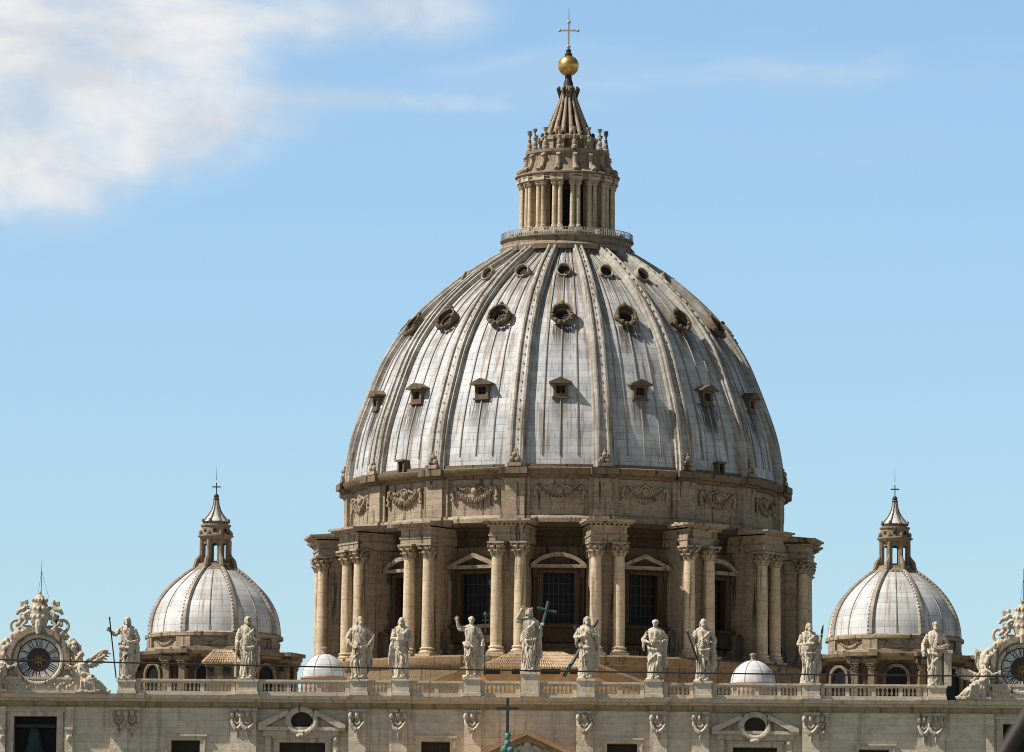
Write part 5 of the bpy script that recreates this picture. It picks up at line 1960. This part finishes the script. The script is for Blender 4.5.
# 10 knife
o, H = statue(808.5, 684, 625.5, 'hooded-cloak stone statue raising a dark knife, left of the right small dome', 10,
              (((-.175, .0, .62), (.0, -.13, .64), (.9, -.2, .1), False), ((.18, .0, .64), (.20, -.10, .72), (.2, -.2, .9), True)), mantle=1, cloak=1, knee=1, turn=0.6, wide=1.02)
m = MB(); m.tube([(.215, -.13, .76), (.225, -.13, .86), (.245, -.13, .97)], [.012, .022, .008], 8, None, 0.5)
attr(o, 'knife', M_IRON, m, H)
# 11 book on a post
o, H = statue(935.5, 687, 624.5, 'stone statue resting an open book on a post, left of the cut-off clock', 11,
              (((-.195, .02, .63), (-.185, -.09, .52), (0, -.3, -1), False), ((.19, .01, .63), (.09, -.14, .585), (-.8, -.4, .0), False)), mantle=-1, cloak=0.6, knee=-1, long_hair=False)
m = MB(); m.box(.13, .25, -.12, .04, -.02, .50); m.box(.11, .27, -.14, .06, .503, .55)
attr(o, 'post', M_STATUE, m, H)
m = MB(); m.box(-.02, .14, -.20, -.13, .555, .585)
attr(o, 'book', M_STATUE, m, H)

# ================================================================== ornate clocks on the ends of the attic
def numeral_strokes(n):
    """stroke lists (x0, z0, x1, z1, heavy) of a Roman numeral, one unit tall, centred"""
    R_ = {1: 'I', 2: 'II', 3: 'III', 4: 'IIII', 5: 'V', 6: 'VI', 7: 'VII', 8: 'VIII', 9: 'IX', 10: 'X', 11: 'XI', 12: 'XII'}[n]
    wd = {'I': 0.24, 'V': 0.5, 'X': 0.5}
    tot = sum(wd[c] for c in R_)
    x = -tot / 2; out = []
    for c in R_:
        w = wd[c]
        if c == 'I': out.append((x + w / 2, -.5, x + w / 2, .5, .11))
        if c == 'V': out += [(x + .08, .5, x + w / 2, -.5, .11), (x + w - .08, .5, x + w / 2, -.5, .06)]
        if c == 'X': out += [(x + .06, .5, x + w - .06, -.5, .11), (x + w - .06, .5, x + .06, -.5, .06)]
        x += w
    return out


def clock(px, py, label, mirror):
    x, z = F(px, py, 0.0)
    root = empty('ornate_clock', (x, 0.2, Z_TOP), label, 'clock', 'carved clocks crowning the ends of the church front')
    T = Matrix.Translation((0, 0, z - Z_TOP))
    zc0 = z - Z_TOP
    # base panel with relief
    b = MB()
    b.box(-4.4, 4.4, -0.5, 1.0, 0.003, 0.25)
    b.box(-4.2, 4.2, -0.35, 0.95, 0.253, 1.35)
    b.box(-4.4, 4.4, -0.5, 1.0, 1.353, 1.62)
    rng = random.Random(5)
    for k in range(26):
        xx = -3.9 + 7.8 * k / 25
        b.ball((xx, -0.36, 0.8 + 0.25 * math.sin(k * 1.9)), (0.2, 0.14, 0.17 + 0.1 * rng.random()), 7, 5)
    b.build('base', M_TRIM, root)
    # body behind the dial
    b = MB()
    b.prism([(-3.3, 1.62), (3.3, 1.62), (3.1, zc0)] + arc(0, zc0, 3.1, 0, PI, 28) + [(-3.1, zc0)], 0.0, 1.0, 'Y')
    b.build('body', M_STATUE, root)
    b = MB()
    oa = arc(0, zc0, 3.25, R(-12), R(192), 32); ia = arc(0, zc0, 2.75, R(192), R(-12), 32)
    b.prism(oa + ia, -0.75, 0.3, 'Y')
    oa = arc(0, zc0, 3.0, R(-10), R(190), 32); ia = arc(0, zc0, 2.62, R(190), R(-10), 32)
    b.prism(oa + ia, -0.5, 0.3, 'Y')
    for sg in (-1, 1):
        b.box(sg * 3.0 - 0.35, sg * 3.0 + 0.35, -0.8, 0.3, zc0 - 1.0, zc0 - 0.66)
    b.build('hood', M_LANTERN, root)
    # dial
    b = MB(); ring_mb(b, 2.62, 2.16, -0.42, 0.3, T, 48)
    dial = b.build('stone_ring', M_STATUE, root)
    b = MB(); disc_mb(b, 2.17, -0.16, T, 48)
    fc = b.build('clock_face', M_CLOCKW, root)
    b = MB()
    def flat_ring(m, ro, ri, y, n=48):
        vs = []
        for i in range(n):
            a = 2 * PI * i / n
            vs += [(ro * math.cos(a), y, ro * math.sin(a)), (ri * math.cos(a), y, ri * math.sin(a))]
        fs = [(2 * i, 2 * ((i + 1) % n), 2 * ((i + 1) % n) + 1, 2 * i + 1) for i in range(n)]
        m.add(vs, [f[::-1] for f in fs], T)
    flat_ring(b, 2.16, 2.04, -0.166)
    flat_ring(b, 1.2, 1.02, -0.166)
    b.build('black_rings', M_BLACK, fc)
    b = MB()
    for n_ in range(1, 13):
        a = -2 * PI * n_ / 12
        Mn = T @ Matrix.Rotation(a, 4, Vector((0, -1, 0))) if False else T @ Matrix.Rotation(2 * PI * n_ / 12, 4, 'Y') @ Matrix.Translation((0, 0, 1.58))
        for (x0, z0, x1, z1, w) in numeral_strokes(n_):
            h_ = 0.84
            p = Vector((x0 * h_ * 0.98, z0 * h_)); q = Vector((x1 * h_ * 0.98, z1 * h_))
            d = (q - p).normalized(); nn_ = Vector((-d.y, d.x)) * w * 0.42
            vs = [(p.x + nn_.x, -0.17, p.y + nn_.y), (p.x - nn_.x, -0.17, p.y - nn_.y), (q.x - nn_.x, -0.17, q.y - nn_.y), (q.x + nn_.x, -0.17, q.y + nn_.y)]
            b.add(vs, [(0, 1, 2, 3)], Mn)
    b.build('numerals', M_BLACK, fc)
    b = MB()
    disc_mb(b, 1.02, -0.18, T, 36)
    b.build('rosette', M_CLOCKR, fc)
    b = MB()
    for k in range(8):
        a = 2 * PI * k / 8
        b.tube([(0.2 * math.cos(a), -0.2, 0.2 * math.sin(a)), (0.45 * math.cos(a), -0.21, 0.45 * math.sin(a)), (0.66 * math.cos(a), -0.19, 0.66 * math.sin(a))], [0.07, 0.1, 0.02], 6, T)
    disc_mb(b, 0.36, -0.22, T, 20)
    b.build('gilt_star', M_DULLGOLD, fc)
    for ang, ln, w in ((R(40), 1.05, 0.05), (R(150), 0.8, 0.06)):
        b = MB()
        M2 = T @ Matrix.Rotation(ang, 4, 'Y')
        b.add([(-w, -0.26, -0.25), (w, -0.26, -0.25), (w * 0.4, -0.26, ln), (-w * 0.4, -0.26, ln)], [(0, 1, 2, 3)], M2)
        b.build('hand', M_DULLGOLD, root)
    # crown of crossed keys, tiara and ribbons
    c = MB()
    zt = zc0 + 3.05
    c.lathe([(0.95, zt), (1.0, zt + 0.2), (0.85, zt + 0.4), (1.15, zt + 1.1), (1.2, zt + 1.25), (1.1, zt + 1.4), (1.14, zt + 1.95), (1.16, zt + 2.1), (1.0, zt + 2.25), (0.86, zt + 2.75), (0.9, zt + 2.9), (0.7, zt + 3.05), (0.4, zt + 3.4), (0.15, zt + 3.55)], 20,
            Matrix.Diagonal((0.85, 0.6, 1, 1)))
    for zz, rr in ((zt + 1.2, 1.12), (zt + 2.02, 1.08), (zt + 2.85, 0.84)):
        for k in range(12):
            a = 2 * PI * k / 12
            c.ball((rr * 0.85 * math.cos(a), rr * 0.6 * math.sin(a), zz + 0.1), (0.16, 0.14, 0.22), 7, 5)
    c.ball((0, 0, zt + 3.7), (0.2, 0.2, 0.22), 8, 6)
    for sg in (-1, 1):
        # key shank from lower outside to upper other side
        c.tube([(sg * 2.3, 0.15, zt + 0.6), (sg * 0.2, 0.25, zt + 1.6), (-sg * 1.75, 0.2, zt + 2.5)], [0.17, 0.19, 0.18], 8)
        # bow of the key
        bow = [(sg * 2.3 + 0.62 * math.cos(t), 0.1, zt + 0.35 + 0.62 * math.sin(t)) for t in [2 * PI * i / 14 for i in range(15)]]
        c.tube(bow, 0.18, 7)
        # bit of the key
        c.box(-sg * 1.7 - 0.3, -sg * 1.7 + 0.3, 0.02, 0.3, zt + 2.35, zt + 2.85)
        for q_k in range(7):
            c.ball((sg * (0.9 + 0.22 * q_k), -0.15 + 0.1 * math.sin(q_k * 2.0), zt + 1.35 + 0.38 * math.cos(q_k * 1.7) - 0.1 * q_k), (0.24, 0.24, 0.27), 7, 5)
            c.ball((sg * (1.0 + 0.28 * q_k), 0.0, zt + 0.2 - 0.16 * q_k + 0.2 * math.sin(q_k * 2.3)), (0.28, 0.3, 0.26), 7, 5)
        c.ball((-sg * 1.35, 0.1, zt + 2.75), (0.22, 0.2, 0.3), 7, 5)
        # ribbons and cords
        c.tube([(sg * 0.9, -0.2, zt + 1.9), (sg * 1.5, -0.25, zt + 1.5), (sg * 1.35, -0.25, zt + 0.8), (sg * 1.75, -0.3, zt + 0.3), (sg * 1.3, -0.35, zt - 0.1)], [0.16, 0.22, 0.2, 0.22, 0.26], 7)
        c.tube([(sg * 1.2, -0.1, zt + 2.4), (sg * 1.65, -0.1, zt + 2.0), (sg * 2.05, -0.1, zt + 1.9), (sg * 2.35, -0.1, zt + 1.5)], [0.2, 0.28, 0.26, 0.16], 7)
        c.ball((sg * 1.5, -0.3, zt - 0.2), (0.4, 0.3, 0.35), 9, 6)
        c.ball((sg * 2.2, -0.1, zt - 0.45), (0.42, 0.35, 0.4), 9, 6)
        c.tube([(sg * 1.0, 0.1, zt + 0.1), (sg * 2.0, 0.1, zt - 0.15), (sg * 2.9, 0.1, zt - 0.9)], [0.35, 0.38, 0.3], 8)
    c.tube([(0, -0.55, zt + 0.9), (0, -0.72, zt + 0.3), (0, -0.68, zt - 0.5)], [0.3, 0.36, 0.28], 9)
    remeshed(c, 'keys_and_tiara', M_STATUE, 0.05, 1, (0, 0, 0), root)
    # side scrolls and garlands running down to the base
    s_ = MB()
    for sg in (-1, 1):
        s_.tube([(sg * 3.1, 0.1, zc0 + 1.9), (sg * 3.7, 0.05, zc0 + 1.2), (sg * 3.9, 0.0, zc0 + 0.3), (sg * 3.6, 0.0, zc0 - 0.6), (sg * 3.9, 0.0, zc0 - 1.4), (sg * 4.3, 0.0, zc0 - 2.0)], [0.5, 0.62, 0.5, 0.42, 0.5, 0.5], 9)
        for k in range(16):
            t = k / 15
            s_.ball((sg * (3.2 + 1.0 * t + 0.35 * math.sin(k * 2.1)), -0.35 + 0.2 * math.cos(k * 1.3), zc0 + 1.9 - 3.9 * t), (0.3, 0.28, 0.3), 8, 6)
        sp_ = [(sg * (3.75 + 0.55 * (1 - i / 26) * math.cos(i * 0.55)), -0.1, zc0 - 1.9 + 0.55 * (1 - i / 26) * math.sin(i * 0.55)) for i in range(24)]
        s_.tube(sp_, 0.16, 7)
        s_.ball((sg * 2.9, -0.2, zc0 - 1.9), (0.5, 0.35, 0.45), 9, 6)
    s_.tube([(-4.0, 0.1, zc0 - 2.0), (0, 0.1, zc0 - 2.3), (4.0, 0.1, zc0 - 2.0)], [0.5, 0.35, 0.5], 8)
    remeshed(s_, 'scrollwork', M_STATUE, 0.05, 1, (0, 0, 0), root)
    # lightning conductor with stays
    r_ = MB()
    zt2 = zt + 3.75
    r_.tube([(0.1, 0.1, zt2), (0.12, 0.1, zt2 + 3.3)], [0.04, 0.02], 5)
    r_.tube([(0.1, 0.1, zt2 + 2.2), (0.85, 0.4, zt2 - 0.5)], 0.015, 4)
    r_.tube([(0.1, 0.1, zt2 + 2.2), (-0.3, 0.4, zt2 - 0.6)], 0.015, 4)
    r_.build('lightning_rod', M_IRON, root)
    return root


clock(38.6, 659.7, 'whole ornate stone clock with Roman numerals, crossed keys and tiara, left end of the parapet', False)
clock(1022.5, 669.2, 'ornate stone clock cut off by the right edge, right end of the parapet', True)


# ---- winged figures lounging against the clocks (s = +1: seated right of its clock, head towards the clock)
def angel_mb(s, rng, wing):
    m = MB()
    P = lambda x, y, z: (s * x, y, z)
    # torso leaning away from the dial
    m.tube([P(1.35, -0.25, 0.95), P(1.1, -0.3, 1.5), P(0.85, -0.35, 2.2), P(0.7, -0.35, 2.75), P(0.68, -0.35, 3.0)], [0.62, 0.6, 0.66, 0.62, 0.3], 14)
    m.tube([P(0.68, -0.35, 3.0), P(0.66, -0.42, 3.35)], [0.24, 0.2], 9)
    m.ball(P(0.62, -0.5, 3.65), (0.29, 0.32, 0.37), 14, 10)
    m.ball(P(0.66, -0.40, 3.74), (0.33, 0.33, 0.34), 12, 8)
    m.tube([P(0.6, -0.8, 3.7), P(0.6, -0.87, 3.58)], [0.04, 0.06], 6)
    for k in range(8):
        a = 0.4 + 2.4 * k / 7
        m.ball(P(0.64 + 0.31 * math.cos(a), -0.36, 3.6 + 0.34 * math.sin(a)), 0.11, 7, 5)
    # legs draped, stretched down and out
    for (k, (x1, y1, z1), (x2, y2, z2), (x3, y3, z3)) in ((0, (1.35, -0.7, 1.25), (2.0, -1.15, 1.35), (2.3, -1.05, 0.15)), (1, (1.3, -0.4, 1.0), (2.3, -0.85, 0.95), (3.35, -0.8, 0.15))):
        m.tube([P(x1, y1, z1), P(x2, y2, z2)], [0.46, 0.36], 10)
        m.tube([P(x2, y2, z2), P((x2 + x3) / 2, (y2 + y3) / 2, (z2 + z3) / 2), P(x3, y3, z3)], [0.35, 0.29, 0.17], 10)
        m.tube([P(x3, y3, z3), P(x3 + 0.2, y3 - 0.15, z3 - 0.05), P(x3 + 0.42, y3 - 0.2, z3 - 0.06)], [0.16, 0.15, 0.08], 8)
    # cloth
    for k in range(11):
        t = k / 10
        x0 = 1.0 + 0.9 * t; x1 = 0.75 + 2.5 * t
        m.tube([P(x0 - 0.1, -0.75 - 0.15 * math.sin(k), 1.75 - 0.5 * t), P((x0 + x1) / 2, -1.05 + 0.1 * math.sin(2 * k), 1.0 - 0.25 * t), P(x1, -0.85, 0.08)], [0.12, 0.17 + 0.04 * math.sin(k * 3), 0.14], 7)
    m.tube([P(0.4, -0.7, 2.3), P(0.9, -1.0, 1.75), P(1.6, -0.9, 1.6), P(1.95, -0.3, 1.5)], [0.2, 0.26, 0.24, 0.2], 8)
    m.tube([P(0.25, -0.55, 2.8), P(0.7, -0.95, 2.3), P(1.2, -0.85, 2.0)], [0.16, 0.18, 0.16], 8)
    # arms: one on the dial, the other lifted outward
    m.tube([P(0.45, -0.45, 2.75), P(0.0, -0.75, 2.35), P(-0.45, -0.85, 2.55)], [0.23, 0.19, 0.13], 9)
    hm = MB(); hand(hm, (0, 0, 0), (-0.9, -0.1, 0.4), s=1.0); sc_ = [(s * p[0] * 5.2 * 1.0 + s * -0.45, p[1] * 5.2 - 0.85, p[2] * 5.2 + 2.55) for p in hm.v]
    m.add(sc_, hm.f)
    if wing == 'arm':
        m.tube([P(0.95, -0.4, 2.7), P(1.6, -0.5, 2.75), P(2.3, -0.5, 3.2), P(2.75, -0.5, 3.5)], [0.24, 0.2, 0.17, 0.12], 9)
        hm = MB(); hand(hm, (0, 0, 0), (0.85, -0.1, 0.45)); m.add([(s * (p[0] * 5.0 + 2.75), p[1] * 5.0 - 0.5, p[2] * 5.0 + 3.5) for p in hm.v], hm.f)
    else:
        m.tube([P(0.95, -0.4, 2.7), P(1.5, -0.6, 2.25), P(1.9, -0.9, 1.85)], [0.24, 0.2, 0.14], 9)
        hm = MB(); hand(hm, (0, 0, 0), (0.7, -0.3, -0.5)); m.add([(s * (p[0] * 5.0 + 1.9), p[1] * 5.0 - 0.9, p[2] * 5.0 + 1.85) for p in hm.v], hm.f)
    # wings: overlapping feather rows
    def wing_rows(root_, tip, spread):
        root_ = Vector(root_); tip = Vector(tip); ax = tip - root_
        for row in range(2):
            for k in range(8):
                t = k / 7
                b = root_ + ax * t * 0.9
                e = b + Vector(spread) * (1.0 - 0.45 * row) * (0.6 + 0.4 * math.sin(PI * (0.15 + 0.7 * t))) + ax * 0.28
                q = [tuple(b), tuple(b.lerp(e, 0.5) + Vector((0, -0.05 - 0.05 * row, 0))), tuple(e)]
                m.tube(q, [0.16, 0.17, 0.06], 7, None, 0.55)
        m.tube([tuple(root_), tuple(root_ + ax * 0.5), tuple(tip)], [0.22, 0.2, 0.1], 8)
    if wing == 'arm':
        wing_rows(P(0.8, 0.3, 2.7), P(2.7, 0.45, 4.3), (s * 0.75, 0.1, -0.9))
        wing_rows(P(0.3, 0.35, 2.8), P(-0.5, 0.5, 4.9), (s * 0.75, 0.0, -0.45))
    else:
        wing_rows(P(0.9, 0.3, 2.5), P(1.15, 0.4, 4.6), (s * 0.75, 0.05, 0.25))
        wing_rows(P(1.2, 0.3, 2.3), P(3.1, 0.4, 3.1), (s * 0.5, 0.0, -0.9))
    m.box(*(sorted((s * 0.2, s * 3.6))), -1.1, 0.5, -0.1, 0.12)
    return m


for (px, py, s, wing, lab) in ((74, 696, 1, 'arm', 'winged stone figure lounging right of the left clock, arm outstretched to the staff'),
                               (9, 696, -1, 'wing', 'winged stone figure left of the left clock, cut off by the picture edge'),
                               (992.5, 705, -1, 'wing', 'winged stone figure left of the cut-off right clock, wing raised high')):
    x, z = F(px, py, -0.2)
    o = remeshed(angel_mb(s, random.Random(px), wing), 'angel_statue', M_STATUE, 0.05, 1, (x, -0.1, Z_TOP + 0.12))
    carve(o.data, 5.6, px * 1.3, 0.008, 0.56)
    tag(o, lab, 'statue', 'winged stone figures beside the clocks')

# ================================================================== the obelisk's cross in the square, seen before the central gable
OY = -190.0
ob_ = at(507.5, 733, OY)
top_ = at(507.5, 698, OY)
ko = FPX / (OY + 640.0)
cz = top_.z
ob = empty('obelisk', (ob_.x, OY, 0), 'slim green bronze cross on star and mounds, topping the obelisk in the square', 'obelisk')
b = MB()
zc_ = at(507.5, 708.5, OY).z
b.box(-0.10, 0.10, -0.09, 0.09, ob_.z, cz)
b.box(-0.78, -0.101, -0.085, 0.085, zc_ - 0.09, zc_ + 0.09)
b.box(0.101, 0.78, -0.085, 0.085, zc_ - 0.09, zc_ + 0.09)
b.build('cross', M_BELL, ob)
b = MB()
z0 = at(507.5, 752, OY).z - 0.9
b.ball((0, 0, ob_.z - 0.25), (0.2, 0.2, 0.3), 10, 7)
for k in range(8):
    a = 2 * PI * k / 8
    b.tube([(0, 0, ob_.z - 0.15), (0.42 * math.cos(a), -0.05, ob_.z - 0.15 + 0.42 * math.sin(a))], [0.1, 0.02], 5)
for (x, z, r) in ((0, ob_.z - 0.75, 0.24), (-0.22, ob_.z - 1.2, 0.28), (0.22, ob_.z - 1.2, 0.28), (-0.4, z0 + 0.3, 0.32), (0, z0 + 0.25, 0.36), (0.4, z0 + 0.3, 0.32)):
    b.ball((x, 0, z), (r, r, r * 1.15), 10, 7)
remeshed(b, 'star_and_mounds', M_PATINA, 0.035, 1, (0, 0, 0), ob)
b = MB()
h_ = z0
for (h0, h1, w0, w1) in ((9.0, h_ - 1.6, 1.45, 0.95), (h_ - 1.6, h_, 0.95, 0.15)):
    b.add([(-w0, -w0, h0), (w0, -w0, h0), (w0, w0, h0), (-w0, w0, h0), (-w1, -w1, h1), (w1, -w1, h1), (w1, w1, h1), (-w1, w1, h1)],
          [(3, 2, 1, 0), (4, 5, 6, 7), (0, 1, 5, 4), (1, 2, 6, 5), (2, 3, 7, 6), (3, 0, 4, 7)])
b.build('shaft', M_GRANITE, ob)
b = MB(); b.box(-2.2, 2.2, -2.2, 2.2, 0.004, 1.2); b.box(-1.9, 1.9, -1.9, 1.9, 1.203, 8.2); b.box(-2.1, 2.1, -2.1, 2.1, 8.203, 8.997)
b.build('pedestal', M_TRIM, ob)

# ================================================================== overhead cable across the view, between two street poles out of frame
CYc = -540.0
pa, pb = at(-60, 659.3, CYc), at(1090, 678.2, CYc)
# carry the line on to its poles
dv = pb - pa
A, B = pa - dv * 0.25, pb + dv * 0.25
cb = MB()
pts = []
for i in range(41):
    t = i / 40
    p = A.lerp(B, t)
    pts.append((p.x, p.y, p.z - 0.10 * (4 * t * (1 - t)) + 0.075))
cb.tube(pts, 0.0125, 6)
tag(cb.build('overhead_cable', M_BLACK), 'thin dark overhead cable sagging across the whole view in front of the statues', 'cable')
for k, (p, lab) in enumerate(((A, 'grey street pole holding the left end of the overhead cable'), (B, 'grey street pole holding the right end of the overhead cable'))):
    q = MB()
    q.lathe([(0.14, 0.0), (0.12, 3.0), (0.09, p.z + 0.3), (0.05, p.z + 0.4)], 12, Matrix.Translation((p.x, p.y + 0.0, 0)))
    tag(q.build('street_pole', M_IRON), lab, 'pole')

# ================================================================== dark out-of-focus bar near the camera, low right
NY = -634.6
p0, p1 = at(1024, 721, NY), at(1005.5, 752, NY)
dd = (p1 - p0)
q = MB()
q.tube([p0 - dd * 8.0, p0, p1, p1 + dd * 16], 0.0068, 10)
tag(q.build('dark_railing_bar', plain('weathered_dark_bar', (0.03, 0.022, 0.012), 0.7)), 'blurred dark slanting bar crossing the bottom right corner', 'bar')
